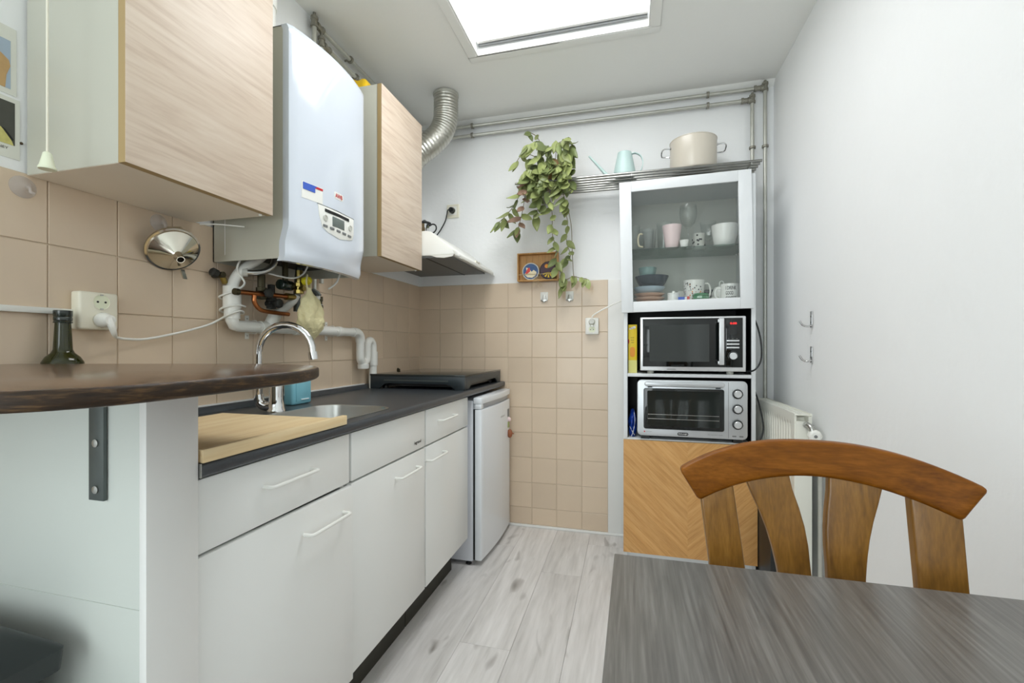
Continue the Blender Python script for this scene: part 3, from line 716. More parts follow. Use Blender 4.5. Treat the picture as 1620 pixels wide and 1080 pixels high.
# valves
def valve(label, x, y, z, bodym, handle=None, nm='pipe_valve'):
    t = thing(nm, label, 'valve', (x, y, z))
    MB().lathe([(.010, -.012), (.016, -.010), (.016, .002), (.011, .004), (.011, .014), (.017, .016), (.017, .028), (.012, .03), (.012, .075)], (x, y, z), n=8).build('valve_body', bodym, t)
    MB().cyl((x-.02, y, z+.008), (x+.022, y, z+.008), .010, n=10).build('side_port', bodym, t)
    if handle: MB().lathe([(.010, 0), (.017, .004), (.017, .016), (.010, .02)], (x+.022, y, z+.008), (1, 0, 0), 8).build('handle', handle, t, bevel=.002)
    return t
valve('blackened brass valve under the boiler left of the green cap', -1.235, 1.285, 1.255, 'dark_brass', 'soot')
valve('blackened valve hanging low under the copper pipe', -1.24, 1.335, 1.225, 'soot', 'soot')
gv = valve('brass gas valve with yellow handle beside the hanging net', -1.18, 1.405, 1.285, 'brass', None)
MB().lathe([(.007, 0), (.016, .003), (.017, .02), (.012, .03), (.008, .032)], (-1.155, 1.395, 1.315), (1, 0, .25), 8).build('yellow_handle', 'yellow_plastic', gv, bevel=.002)
gc = thing('filling_tap', 'dark green capped tap under the middle of the boiler', 'valve', (-1.20, 1.355, 1.29))
MB().cyl((-1.20, 1.33, 1.3), (-1.20, 1.385, 1.3), .019, n=10).build('green_cap', 'cap_green', gc, bevel=.002)
MB().cyl((-1.20, 1.357, 1.31), (-1.20, 1.357, 1.388), .010, n=10).build('stem', 'dark_brass', gc)
wv = thing('pipe_valve', 'corroded brass valve at the left wall under the boiler corner', 'valve', (XL+.02, 1.165, 1.29))
MB().cyl((XL+.0075, 1.16, 1.31), (-1.262, 1.16, 1.31), .010, n=10).build('wall_port', 'dark_brass', wv)
MB().lathe([(.008, 0), (.014, .004), (.014, .02), (.009, .024)], (-1.275, 1.150, 1.31), (0, -1, .3), 8).build('knob', 'soot', wv)
MB().cyl((-1.275, 1.165, 1.31), (-1.275, 1.178, 1.285), .009, n=10).build('spout', 'brass', wv)
sv = thing('safety_hose', 'ribbed silver hose under the left of the boiler', 'hose', (-1.2, 1.25, 1.33))
MB().tube([(-1.235, 1.215, 1.325), (-1.215, 1.235, 1.327), (-1.195, 1.265, 1.338), (-1.185, 1.285, 1.362), (-1.183, 1.292, 1.390)], .011, 12, 4).build('hose_body', 'steel', sv)
MB().cyl((-1.24, 1.212, 1.326), (-1.228, 1.222, 1.326), .0155, n=14).build('hose_nut', 'ceramic_grey', sv)
tag(MB().tube([(-1.22, 1.29, 1.335), (-1.18, 1.36, 1.325), (-1.16, 1.40, 1.345), (-1.15, 1.42, 1.39)], .003, 8, 5).build('thin_cable', 'white_plastic'), 'thin white sensor cable looping below the boiler', 'cable')
tag(MB().tube([(-1.245, 1.47, 1.215), (-1.245, 1.47, 1.30), (-1.24, 1.475, 1.385)], .013, 12, 3).build('boiler_pipe', 'iron'), 'dark grey pipe dropping from the boiler behind the net', 'pipe')
tag(MB().tube([(-1.12, 1.49, 1.30), (-1.10, 1.515, 1.33), (-1.09, 1.53, 1.39)], .0035, 8, 3).build('thin_cable', 'white_plastic'), 'short white cable under the right of the boiler', 'cable')
# red capped valve on the right heating pipe
rc = thing('expansion_valve', 'grey valve with a red cap right of the hanging net', 'valve', (-1.255, 1.6, 1.20))
MB().lathe([(.012, 0), (.017, .002), (.017, .03), (.011, .034)], (-1.255, 1.612, 1.205), n=10).build('red_cap', 'red_plastic', rc, bevel=.001)
MB().lathe([(.013, 0), (.015, .003), (.015, .014), (.011, .016), (.011, .03), (.014, .032), (.014, .05)], (-1.255, 1.612, 1.238), n=10).build('valve_body', 'dark_brass', rc)
MB().cyl((-1.257, 1.612, 1.247), (-1.257, 1.612, 1.256), .0165, n=14).build('ring', 'steel', rc)
MB().tube([(-1.255, 1.607, 1.288), (-1.262, 1.603, 1.30), (-1.28, 1.60, 1.31)], .014, 10).build('angle_body', 'iron', rc)
MB().tube([(-1.245, 1.565, 1.26), (-1.25, 1.585, 1.272), (-1.255, 1.605, 1.285)], .011, 10).build('side_arm', 'ceramic_grey', rc)
# net pouch hung from the yellow handle
def netf(u, v):
    a = 2*math.pi*u; w = [.006, .016, .040, .047, .052, .055, .058, .050, .030, .006]
    i = v*9; k = min(int(i), 8); r_ = w[k]+(w[k+1]-w[k])*(i-k)
    r_ *= 1+.10*math.sin(5*a+9*v)+.06*math.sin(9*a-14*v)
    return (-1.115+.55*r_*math.cos(a)-.01*v, 1.378+.030*v+r_*math.sin(a), 1.290-.185*v)
nt_ = thing('net_pouch', 'cream mesh scrubbing pouch hanging below the boiler', 'net', (-1.115, 1.39, 1.10))
MB().grid(netf, 36, 40).build('pouch', 'net', nt_, angle=80)
MB().tube([(-1.118, 1.374, 1.283), (-1.125, 1.375, 1.31), (-1.13, 1.385, 1.338), (-1.14, 1.40, 1.336), (-1.13, 1.40, 1.305), (-1.118, 1.385, 1.283)], .003, 8, 4).build('loop', 'net', nt_)

# ================================================================== HEATING PIPES
def fitting(parent, p, ax=(0, 0, 1)):
    p = Vector(p); a = Vector(ax)
    return MB().lathe([(.010, -.022), (.0155, -.021), (.0155, -.010), (.0125, -.008), (.0125, .008), (.0155, .010), (.0155, .021), (.010, .022)], p, a, 10).build('fitting', 'fitting', parent)
def clamp(parent, p, wall, ax):
    p = Vector(p); a = Vector(ax)
    MB().lathe([(.0155, -.006), (.0165, -.005), (.0165, .005), (.0155, .006)], p, a, 12).build('clamp', 'fitting', parent)
    return MB().cyl(p, wall, .0045, n=8).build('clamp', 'fitting', parent)
PR = .0095
def run(label, z, ytee, xright, off, zc):
    t = thing('heating_pipe', label, 'pipe', (xright, YB-off, 0))
    xw, yw = XL+off, YB-off
    MB().tube([(xw, ytee, z), (xw, yw-.025, z), (xw+.008, yw-.008, z), (xw+.025, yw, z), (xright, yw, z)], PR, 12).build('pipe_run', 'galvanised', t, angle=60)
    MB().cyl((xright, yw, z), (xright, yw, .06), PR, n=12).build('drop_pipe', 'galvanised', t)
    MB().cyl((xw, ytee, z), (xw, ytee, zc), PR, n=12).build('riser_pipe', 'galvanised', t)
    fitting(t, (xw, ytee, z+.005)); fitting(t, (xw, ytee+.032, z), (0, 1, 0)); fitting(t, (xright, yw, z+.004)); fitting(t, (xright-.032, yw, z), (1, 0, 0))
    for px_, pz_ in ((xw, z), ): MB().lathe([(.007, 0), (.007, .018), (.005, .02)], (px_, ytee, pz_+.026), n=6).build('plug', 'fitting', t)
    MB().lathe([(.007, 0), (.007, .010), (.005, .012)], (xright, yw, z+.026), n=6).build('plug', 'fitting', t)
    for x in (-.937, .409): clamp(t, (x, yw, z), (x, YB-.001, z), (1, 0, 0))
    clamp(t, (xw, ytee+.25, z), (XL+.001, ytee+.25, z), (0, 1, 0))
    clamp(t, (xright, yw, 2.128), (xright, YB-.001, 2.128), (0, 0, 1))
    return t
run('upper galvanised heating pipe under the ceiling, dropping nearest the right wall', 2.437, 1.612, .687, .030, 1.30)
run('lower galvanised heating pipe below the ceiling, dropping behind the shelf end', 2.380, 1.657, .626, .030, 1.35)
# flexible duct
du = thing('extractor_duct', 'silver flexible extractor duct from the ceiling to behind the oak cabinet', 'duct', (-.982, 2.31, 2.2))
path = catmull([(-.985, 2.315, 2.479), (-.985, 2.315, 2.40), (-.988, 2.313, 2.33), (-1.01, 2.30, 2.26), (-1.06, 2.27, 2.19), (-1.12, 2.24, 2.13), (-1.165, 2.22, 2.06), (-1.18, 2.21, 1.96), (-1.18, 2.21, 1.66)], 10)
MB().tube(path, [.066 + (.0016 if i % 2 else -.0006) for i in range(len(path))], 28).build('duct_tube', 'aluminium', du, angle=20)
MB().lathe([(.069, 0), (.070, .004), (.070, .014), (.067, .016)], (-.985, 2.315, 2.462), n=28).build('ceiling_ring', 'galvanised', du)
# ================================================================== COOKER HOOD
hd = thing('cooker_hood', 'white slanted cooker hood in the corner above the hob', 'hood', (-1.06, 2.34, 1.51))
HY0, HY1 = 2.066, 2.632
prof = [(XL+.008, 1.535), (XL+.008, 1.66), (-.985, 1.66), (-.962, 1.655), (-.835, 1.555), (-.832, 1.545), (-.835, 1.535)]
MB().prism(prof, 'xz', HY0, HY1).build('hood_body', 'white_plastic', hd, bevel=.003)
MB().box(XL+.02, -.86, HY0+.01, HY1-.01, 1.5255, 1.5345).build('grease_filter', 'ink_grey', hd)
MB().box(-.995, -.988, HY0+.012, HY1-.012, 1.5235, 1.5260).build('filter_bar', 'ink_black', hd)
MB().prism([(-.845, 1.561), (-.818, 1.548), (-.806, 1.532), (-.808, 1.522), (-.832, 1.529), (-.838, 1.545)], 'xz', HY0-.001, HY1).build('front_visor', 'white_plastic', hd, bevel=.002, angle=50)
MB().prism([(-.835, 1.528), (-.798, 1.512), (-.797, 1.5145), (-.833, 1.533)], 'xz', HY0+.01, HY1).build('visor_lip', 'white_plastic', hd)
MB().prism([(-.96, 1.5345), (-.93, 1.524), (-.89, 1.520), (-.845, 1.526), (-.838, 1.534)], 'xz', HY0-.001, HY0+.004).build('end_cheek', 'white_plastic', hd)
for y in (2.325, 2.35, 2.378): MB().box(-.8175, -.8085, y-.009, y+.009, 1.538, 1.549).build('switch', 'cream_plastic', hd, bevel=.002)
for y in (2.338, 2.365): MB().box(-.8165, -.8095, y-.002, y+.002, 1.5385, 1.5485).build('switch_gap', 'dirt', hd)
mk = thing('moka_pot', 'small black and chrome pot with a handle on top of the hood', 'pot', (-1.055, 2.20, 1.66))
MB().lathe([(.034, .0006), (.035, .004), (.030, .02), (.033, .026), (.026, .05), (.030, .070)], (-1.06, 2.20, 1.66), n=8).build('pot_body', 'chrome', mk, angle=25)
MB().lathe([(.031, .0705), (.036, .074), (.036, .080), (.016, .088), (.006, .095)], (-1.06, 2.20, 1.66), n=20).build('lid', 'black_plastic', mk)
MB().tube([(-1.03, 2.20, 1.722), (-1.012, 2.20, 1.730), (-.995, 2.20, 1.722), (-.992, 2.20, 1.702), (-1.005, 2.20, 1.686), (-1.022, 2.20, 1.682)], .004, 8, 4).build('handle', 'black_plastic', mk)

# ================================================================== SMALL THINGS ON THE LEFT WALL
def suction(label, y, z, r):
    t = thing('suction_hook', label, 'hook', (XL+.007, y, z))
    MB().lathe([(r, .0008), (r, .002), (r*.7, .005), (r*.35, .009), (r*.3, .016), (r*.18, .017)], (XL+.007, y, z), (1, 0, 0), 24).build('cup', 'suction', t)
    MB().tube([(XL+.022, y, z), (XL+.030, y, z-.005), (XL+.034, y, z-.016), (XL+.042, y, z-.016)], .0028, 8, 3).build('hook', 'suction', t)
    return t
suction('clear suction hook on the tiles under the near oak cabinet', .688, 1.432, .024)
suction('clear suction hook holding the steel funnel', .985, 1.432, .024)
# funnel seen from its spout side
fn = thing('funnel', 'polished steel funnel hanging on the tiles from a suction hook', 'funnel', (-1.27, .99, 1.29))
fc = Vector((-1.258, .992, 1.356)); fa = Vector((.74, -.22, -.58)).normalized()
MB().lathe([(.065, -.006), (.067, -.003), (.067, .003), (.062, .004), (.060, .008), (.014, .036), (.0115, .040), (.010, .058), (.0085, .058), (.0085, .045)], fc, fa, 40, cap=False).build('cone', 'polished', fn, angle=30)
MB().lathe([(.0085, .045), (.003, .045)], fc, fa, 16).build('spout_hole', 'ink_black', fn)
MB().tube([fc+Vector((.04, 0, .050)), fc+Vector((.03, -.001, .060)), (XL+.038, .985, 1.4175)], .002, 8).build('hanging_loop', 'polished', fn)
MB().box(-1.272, -1.268, 1.022, 1.034, 1.278, 1.305).xf(lambda v: Vector((v.x, v.y+(1.305-v.z)*.35, v.z))).build('tab', 'polished', fn)
# double socket, trunking, plug and lead
so = thing('wall_socket', 'cream double wall socket on the tiles left of the funnel', 'socket', (XL+.007, .818, 1.166))
MB().box(XL+.0072, XL+.038, .775, .861, 1.120, 1.213).build('housing', 'cream_plastic', so, bevel=.006, seg=3)
def sock_face(parent, c, ax, r=.0195):
    MB().lathe([(r, 0), (r, .0012), (r*.93, .0012), (r*.9, -.004)], c, ax, 24, cap=False).build('socket_rim', 'cream_plastic', parent)
    MB().lathe([(r*.93, 0), (.002, .0004)], c, ax, 24).build('socket_well', 'pale_plastic', parent)
    side = Vector(ax).cross(Vector((0, 0, 1))).normalized()
    for k in (-1, 1):
        MB().lathe([(.0026, 0), (.0026, .0007)], Vector(c)+side*.0085*k+Vector(ax)*.0004, ax, 8).build('pin_hole', 'ink_black', parent)
        MB().box(-.003, .003, -.0015, .0015, -.0015, .0015).xf(lambda v: Vector(c)+Vector((0, 0, 1))*r*.9*k+side*v.x+Vector(ax)*(v.y+.0008)+Vector((0, 0, 1))*v.z).build('earth_clip', 'steel', parent)
sock_face(so, (XL+.0382, .822, 1.189), (1, 0, 0)); sock_face(so, (XL+.0382, .822, 1.144), (1, 0, 0))
pg = thing('power_plug', 'white angled plug and lead from the cream socket to the drain pipe', 'plug', (XL+.04, .822, 1.13))
MB().lathe([(.0185, .0005), (.0185, .012), (.015, .02), (.012, .03)], (XL+.0395, .822, 1.144), (1, 0, 0), 20).build('plug_body', 'white_plastic', pg)
MB().tube([(XL+.062, .822, 1.147), (XL+.066, .826, 1.130), (XL+.062, .834, 1.112), (XL+.05, .846, 1.102)], [.010, .008, .006, .0035], 10, 4).build('strain_relief', 'white_plastic', pg)
MB().tube([(XL+.05, .846, 1.102), (XL+.035, .88, 1.0985), (XL+.025, .94, 1.100), (XL+.025, 1.04, 1.122), (XL+.028, 1.12, 1.146), (-1.285, 1.163, 1.165), (-1.245, 1.163, 1.182), (-1.232, 1.195, 1.196), (-1.250, 1.224, 1.19), (-1.288, 1.215, 1.19), (-1.292, 1.175, 1.195), (-1.262, 1.1605, 1.205), (-1.233, 1.185, 1.214), (-1.240, 1.222, 1.212), (-1.285, 1.218, 1.225), (-1.294, 1.175, 1.238), (-1.265, 1.160, 1.245), (-1.232, 1.18, 1.262), (-1.232, 1.212, 1.29), (-1.24, 1.19, 1.335), (-1.22, 1.21, 1.40)], .0034, 8, 5).build('lead', 'white_plastic', pg, angle=60)
tag(MB().box(XL+.0072, XL+.019, .32, .775, 1.154, 1.168).build('cable_trunking', 'white_plastic', bevel=.002), 'thin white cable trunking leading to the cream socket', 'trunking')
# postcards
def card(label, y0, y1, z0, z1):
    t = thing('photo_print', label, 'photo', (XL+.001, (y0+y1)/2, z0))
    MB().box(XL+.0004, XL+.0014, y0, y1, z0, z1).build('paper', 'paper', t)
    return t
k1 = card('white-bordered colour photo print on the left wall, the upper one', .56, .681, 1.628, 1.775)
MB().box(XL+.0014, XL+.0018, .57, .671, 1.640, 1.745).build('picture', 'photo_blue', k1)
MB().prism([(.57, 1.640), (.662, 1.640), (.664, 1.668), (.6705, 1.69), (.668, 1.702), (.655, 1.712), (.62, 1.71), (.57, 1.70)], 'yz', XL+.0018, XL+.0021).build('animal_print', 'photo_tan', k1)
k2 = card('white-bordered photo print with a dark picture, the lower one', .56, .6865, 1.490, 1.622)
MB().box(XL+.0014, XL+.0018, .57, .678, 1.519, 1.612).build('picture', 'photo_dark', k2)
MB().prism([(.60, 1.519), (.676, 1.519), (.670, 1.535), (.655, 1.552), (.64, 1.556), (.60, 1.54)], 'yz', XL+.0018, XL+.0021).build('figure_print', 'photo_yellow', k2)
MB().prism([(.655, 1.553), (.662, 1.550), (.676, 1.532), (.673, 1.528)], 'yz', XL+.0021, XL+.0023).build('strap_print', 'ink_black', k2)
text('caption', 'RNEY', (XL+.0016, .645, 1.5075), (0, 1, 0), (0, 0, 1), .022, .0055, 'ink_black', k2, .0003)
tag(MB().lathe([(.003, 0), (.003, .002), (.001, .003)], (XL+.0005, .689, 1.530), (1, 0, 0), 8).build('wall_screw', 'dirt'), 'small dark screw in the wall beside the lower photo', 'screw')
# light pull cord
pc = thing('pull_cord', 'white light pull cord hanging in front of the near oak cabinet', 'cord', (-1.104, .62, 1.425))
MB().cyl((-1.104, .62, 1.458), (-1.104, .62, ZC-.012), .0019, n=8).build('cord', 'cream_plastic', pc)
MB().lathe([(.0135, 0), (.0140, .003), (.0115, .008), (.0065, .032), (.004, .034)], (-1.104, .62, 1.425), n=18).build('acorn', 'pale_plastic', pc)
MB().lathe([(.03, 0), (.034, .004), (.034, .012)], (-1.104, .62, ZC-.0125), n=20).build('ceiling_rose', 'white_plastic', pc)
# capped pipe stub in the tiles
tag(MB().lathe([(.012, 0), (.013, .002), (.007, .004), (.008, .012), (.004, .014)], (XL+.0072, 2.354, .945), (1, 0, 0), 10).build('wall_plug', 'dark_brass'), 'small brown capped stub in the tiles above the hob', 'plug')

# ================================================================== BACK WALL FITTINGS
o1 = thing('wall_socket', 'single wall socket on the white wall above the hood', 'socket', (-1.073, YB, 1.89))
MB().box(-1.114, -1.032, YB-.011, YB-.0003, 1.889, 1.973).build('frame', 'cream_plastic', o1, bevel=.004, seg=3)
MB().box(-1.098, -1.048, YB-.0135, YB-.0105, 1.905, 1.957).build('insert', 'white_plastic', o1, bevel=.001)
sock_face(o1, (-1.073, YB-.014, 1.931), (0, -1, 0))
p1 = thing('power_plug', 'black plug and lead hanging down behind the hood', 'plug', (-1.073, YB-.03, 1.9))
MB().lathe([(.019, .0005), (.019, .012), (.015, .028)], (-1.073, YB-.0155, 1.931), (0, -1, 0), 20).build('plug_body', 'black_plastic', p1)
MB().tube([(-1.076, YB-.042, 1.932), (-1.090, YB-.050, 1.925), (-1.098, YB-.046, 1.90), (-1.112, YB-.04, 1.86), (-1.145, YB-.035, 1.81), (-1.175, YB-.035, 1.77), (-1.20, YB-.035, 1.70), (-1.20, YB-.035, 1.665)], .0038, 8, 5).build('lead', 'black_plastic', p1)
o2 = thing('wall_socket', 'white double wall socket on the tiles beside the tall cabinet', 'socket', (-.208, YB-.007, 1.15))
MB().box(-.246, -.171, YB-.040, YB-.0073, 1.150, 1.246).build('housing', 'white_plastic', o2, bevel=.006, seg=3)
sock_face(o2, (-.208, YB-.0403, 1.220), (0, -1, 0)); sock_face(o2, (-.208, YB-.0403, 1.178), (0, -1, 0))
p2 = thing('power_plug', 'white plug and lead running up behind the tall cabinet', 'plug', (-.208, YB-.05, 1.21))
MB().lathe([(.0175, .0008), (.0175, .010), (.013, .026)], (-.208, YB-.0415, 1.222), (0, -1, 0), 20).build('plug_body', 'ceramic_grey', p2)
MB().tube([(-.208, YB-.062, 1.226), (-.206, YB-.062, 1.246), (-.194, YB-.06, 1.262), (-.15, YB-.056, 1.288), (-.09, YB-.05, 1.318), (-.045, YB-.04, 1.338), (-.036, YB-.03, 1.342)], .0034, 8, 5).build('lead', 'white_plastic', p2)
for x, lab in ((-.491, 'white adhesive hook on the tiles, the one left under the wooden tray'), (-.340, 'white adhesive hook on the tiles, the right-hand one under the vine')):
    h = thing('adhesive_hook', lab, 'hook', (x, YB-.007, 1.36))
    MB().box(x-.023, x+.023, YB-.0105, YB-.0071, 1.358, 1.405).build('plate', 'white_plastic', h, bevel=.002)
    MB().prism([(x-.006, 1.385), (x+.006, 1.385), (x+.012, 1.360), (x+.020, 1.356), (x+.020, 1.350), (x+.006, 1.350), (x+.004, 1.343), (x-.004, 1.343), (x-.006, 1.350), (x-.020, 1.350), (x-.020, 1.356), (x-.012, 1.360)], 'xz', YB-.020, YB-.0106).build('hook', 'steel', h, bevel=.001)
# wooden tray with two coasters
tr = thing('wooden_tray', 'shallow bamboo tray hung on the wall under the trailing plant', 'tray', (-.525, YB, 1.462))
tx0, tx1, tz0, tz1, ty = -.645, -.402, 1.4665, 1.632, 2.582
n = 6
for i in range(n):
    a = tx0+.006+(tx1-tx0-.012)*i/n; b = tx0+.006+(tx1-tx0-.012)*(i+1)/n
    MB().box(a+.0006, b-.0006, YB-.014, YB-.009, tz0+.006, tz1-.006).build('slat', 'tray_wood', tr)
MB().box(tx0, tx0+.007, ty, YB-.0075, tz0, tz1).build('side', 'tray_wood', tr, bevel=.001); MB().box(tx1-.007, tx1, ty, YB-.0075, tz0, tz1).build('side', 'tray_wood', tr, bevel=.001)
MB().box(tx0+.007, tx1-.007, ty, YB-.0075, tz0, tz0+.007).build('bottom_rail', 'tray_wood', tr, bevel=.001); MB().box(tx0+.007, tx1-.007, ty, YB-.0075, tz1-.007, tz1).build('top_rail', 'tray_wood', tr, bevel=.001)
ca = thing('coaster', 'round blue and cream coaster, the left one in the wooden tray', 'coaster', (-.568, 2.60, 1.474))
def disc(name, c, r, y0, y1, m, p, n=32): return MB().lathe([(r, 0), (r, y0-y1)], (c[0], y0, c[1]), (0, -1, 0), n).build(name, m, p)
disc('rim', (-.566, 1.525), .051, 2.604, 2.596, 'ceramic_grey', ca); disc('face', (-.566, 1.525), .045, 2.5965, 2.595, 'coaster_blue', ca)
MB().prism([(-.604, 1.508), (-.585, 1.490), (-.556, 1.487), (-.535, 1.502), (-.530, 1.520), (-.548, 1.533), (-.560, 1.522), (-.578, 1.545), (-.594, 1.548), (-.590, 1.525)], 'xz', 2.5942, 2.5952).build('bird_print', 'cream', ca)
MB().prism([(-.582, 1.545), (-.572, 1.548), (-.568, 1.525), (-.59, 1.508), (-.598, 1.516)], 'xz', 2.5936, 2.5943).build('red_print', 'red_plastic', ca)
c2 = thing('coaster', 'round plum coaster with orange flowers, the right one in the wooden tray', 'coaster', (-.463, 2.60, 1.474))
disc('rim', (-.459, 1.527), .053, 2.604, 2.596, 'ink_black', c2); disc('face', (-.459, 1.527), .048, 2.5965, 2.595, 'coaster_plum', c2)
disc('sun_print', (-.47, 1.552), .012, 2.5952, 2.5943, 'box_orange', c2, 16)
for i in range(5):
    a = R(200+35*i); MB().prism([(-.459, 1.515), (-.459+.036*math.cos(a-.16), 1.515+.03*math.sin(a-.16)), (-.459+.036*math.cos(a+.16), 1.515+.03*math.sin(a+.16))], 'xz', 2.5943, 2.5952).build('petal_print', 'box_yellow', c2)
sg = thing('twine', 'pale twine tied across the wooden tray with loose ends', 'string', (-.53, 2.58, 1.45))
MB().tube([(-.640, 2.591, 1.505), (-.58, 2.589, 1.510), (-.52, 2.589, 1.506), (-.41, 2.591, 1.508)], .0015, 6).build('strand', 'string', sg)
for i in range(6):
    x = -.545+.006*i; MB().tube([(x+.003, 2.589, 1.495), (x, 2.582, 1.47), (x-.004+.003*i, 2.578, 1.445), (x-.010+.006*i, 2.580, 1.425+.004*(i % 3))], .0011, 5, 3).build('strand', 'string', sg)

# ================================================================== TUBE SHELF, WATERING CAN, POT
sh = thing('tube_shelf', 'stainless steel tube shelf on the back wall above the tall cabinet', 'shelf', (0, 2.5, 1.96))
SZ = 1.968; sx0, sx1 = -.605, .612
for i in range(7):
    y = 2.375+.0365*i
    MB().cyl((sx0, y, SZ), (sx1, y, SZ), .0065, n=10).build('tube', 'shelf_steel', sh)
for x in (-.50, .01, .565):
    MB().box(x-.002, x+.002, 2.367, YB-.009, SZ-.017, SZ-.0066).build('bracket_arm', 'steel', sh)
    MB().box(x-.018, x+.018, YB-.009, YB-.0005, SZ-.085, SZ+.055).build('wall_plate', 'steel', sh, bevel=.002)
    MB().lathe([(.006, 0), (.004, .003)], (x+.004, YB-.009, SZ+.04), (0, -1, 0), 10).build('screw', 'iron', sh)
MB().tube([(sx1-.02, YB-.005, SZ+.01), (sx1-.004, YB-.006, SZ+.035), (sx1-.004, YB-.006, SZ+.05)], .002, 6).build('end_clip', 'steel', sh)
ST = SZ+.0066
cn = thing('watering_can', 'pale turquoise watering can on the tube shelf', 'watering can', (-.026, 2.46, ST))
MB().lathe([(.060, 0), (.061, .003), (.056, .04), (.046, .09), (.036, .138), (.033, .136), (.043, .088), (.05, .01)], (-.026, 2.47, ST), n=36).build('can_body', 'teal', cn, angle=50)
MB().tube([(-.070, 2.47, ST+.018), (-.095, 2.47, ST+.012), (-.12, 2.468, ST+.030), (-.165, 2.462, ST+.082), (-.212, 2.455, ST+.135)], [.014, .013, .010, .007, .005], 14, 4).build('spout', 'teal', cn)
def strap(pts, w, th, name, m, p):
    P = catmull(pts, 5); rings = []
    for i, q in enumerate(P):
        d = (P[min(i+1, len(P)-1)]-P[max(i-1, 0)]).normalized(); yy = Vector((0, 1, 0)); nn = d.cross(yy).normalized()
        rings.append([q+yy*w+nn*th, q-yy*w+nn*th, q-yy*w-nn*th, q+yy*w-nn*th])
    return MB().rings(rings).build(name, m, p, angle=50)
strap([(.008, 2.47, ST+.128), (.030, 2.47, ST+.132), (.056, 2.47, ST+.115), (.068, 2.47, ST+.082), (.062, 2.47, ST+.045), (.045, 2.47, ST+.020), (.028, 2.47, ST+.008)], .009, .002, 'handle', 'teal', cn)
po = thing('stock_pot', 'cream enamel stock pot with two wire handles on the tube shelf', 'pot', (.315, 2.475, ST))
MB().lathe([(.096, 0), (.108, .003), (.113, .012), (.1135, .158), (.1155, .160), (.1155, .163), (.111, .163), (.110, .02), (.10, .01), (.02, .008)], (.318, 2.485, ST), n=48).build('pot_body', 'pot_cream', po, angle=40)
for k in (-1, 1):
    x = .318+k*.1125
    MB().tube([(x, 2.462, ST+.130), (x+k*.028, 2.460, ST+.131), (x+k*.041, 2.466, ST+.124), (x+k*.043, 2.485, ST+.116), (x+k*.041, 2.504, ST+.110), (x+k*.028, 2.508, ST+.106), (x, 2.505, ST+.105)], .0035, 8, 4).build('handle', 'chrome', po)
    for y, z in ((2.462, .130), (2.505, .105)): MB().lathe([(.006, -.003), (.006, .003), (.003, .004)], (x, y, ST+z), (k, 0, 0), 10).build('rivet', 'chrome', po)

# ================================================================== TRAILING PLANT
pl = thing('trailing_plant', 'trailing hoya plant with green leaves spilling from a pot on the tube shelf', 'plant', (-.40, 2.50, ST))
MB().lathe([(.070, 0), (.074, .003), (.088, .120), (.084, .120), (.074, .03), (.02, .02)], (-.395, 2.50, ST), n=32).build('pot', 'terracotta', pl, angle=40)
MB().lathe([(.083, 0), (.01, .008)], (-.395, 2.50, ST+.105), n=24).build('soil', 'soil', pl)
LEN, WID = .094, .044
def leaf_mesh(name, bend, cup, m):
    def fn(u, v):
        s = v; w = WID/2*(math.sin(math.pi*min(1, s**.72))**.9)*(1 if s < .999 else 0); x = (2*u-1)*w
        return (x, -cup*abs(2*u-1)**1.5*WID*.5 - bend*s*s*LEN*.5, -s*LEN)
    me = MB().grid(fn, 4, 9, (0, .0007, 0)).mesh(name, angle=60); me.materials.append(M[m]); return me
leaves = [leaf_mesh('leaf', b, c, m) for m in ('leaf', 'leaf', 'leaf_dark') for b, c in ((.5, .3), (.1, -.3), (.8, .1))]
red = [leaf_mesh('leaf', .5, .4, 'leaf_red')]
rl = random.Random(3)
def put_leaf(p, ang, tilt, sc, kind=None):
    """ang: direction of the tip in the wall plane, 0 = down, + = towards +X; tilt: towards the room"""
    o = bpy.data.objects.new('leaf', (kind or leaves)[rl.randrange(len(kind or leaves))]); C.objects.link(o); o.parent = pl
    o.location = Vector(p)-Vector(pl.location)
    mtx = Matrix.Rotation(-ang, 3, 'Y') @ Matrix.Rotation(-tilt, 3, 'X') @ Matrix.Rotation(rl.uniform(-.7, .7), 3, 'Z')
    o.rotation_euler = mtx.to_euler(); o.scale = (sc,)*3
def vine(pts, nleaf, sc=(.7, 1.05), bare=0, spread=1.0, redf=0):
    P = catmull(pts, 8); MB().tube(P, .0018, 6).build('vine', 'stem', pl)
    for i in range(nleaf):
        t = bare+(1-bare)*(i+.6)/nleaf; q = P[min(int(t*(len(P)-1)), len(P)-1)]
        a = spread*(.5 if i % 2 else -.5)+rl.uniform(-.4, .4)
        put_leaf(q, a, rl.uniform(.05, .75), rl.uniform(*sc), red if rl.random() < redf else None)
    put_leaf(P[-1], rl.uniform(-.4, .4), .2, rl.uniform(*sc))
Z0 = ST+.11
vine([(-.42, 2.48, Z0), (-.46, 2.46, 2.17), (-.50, 2.46, 2.25), (-.545, 2.47, 2.285)], 5, (.6, .8))
vine([(-.40, 2.47, Z0), (-.38, 2.43, 2.18), (-.33, 2.42, 2.19), (-.30, 2.43, 2.17)], 4, (.7, .9))
vine([(-.44, 2.48, Z0), (-.52, 2.44, 2.14), (-.58, 2.44, 2.15), (-.615, 2.45, 2.12)], 5, (.7, .95))
vine([(-.45, 2.46, Z0), (-.51, 2.40, 2.05), (-.56, 2.39, 1.95), (-.62, 2.42, 1.87), (-.68, 2.47, 1.83), (-.735, 2.50, 1.80)], 15, (.75, 1.0), .1)
vine([(-.44, 2.45, Z0), (-.50, 2.38, 2.02), (-.54, 2.37, 1.92), (-.57, 2.40, 1.82), (-.60, 2.44, 1.755), (-.62, 2.47, 1.74)], 13, (.75, 1.05), .1, redf=.4)
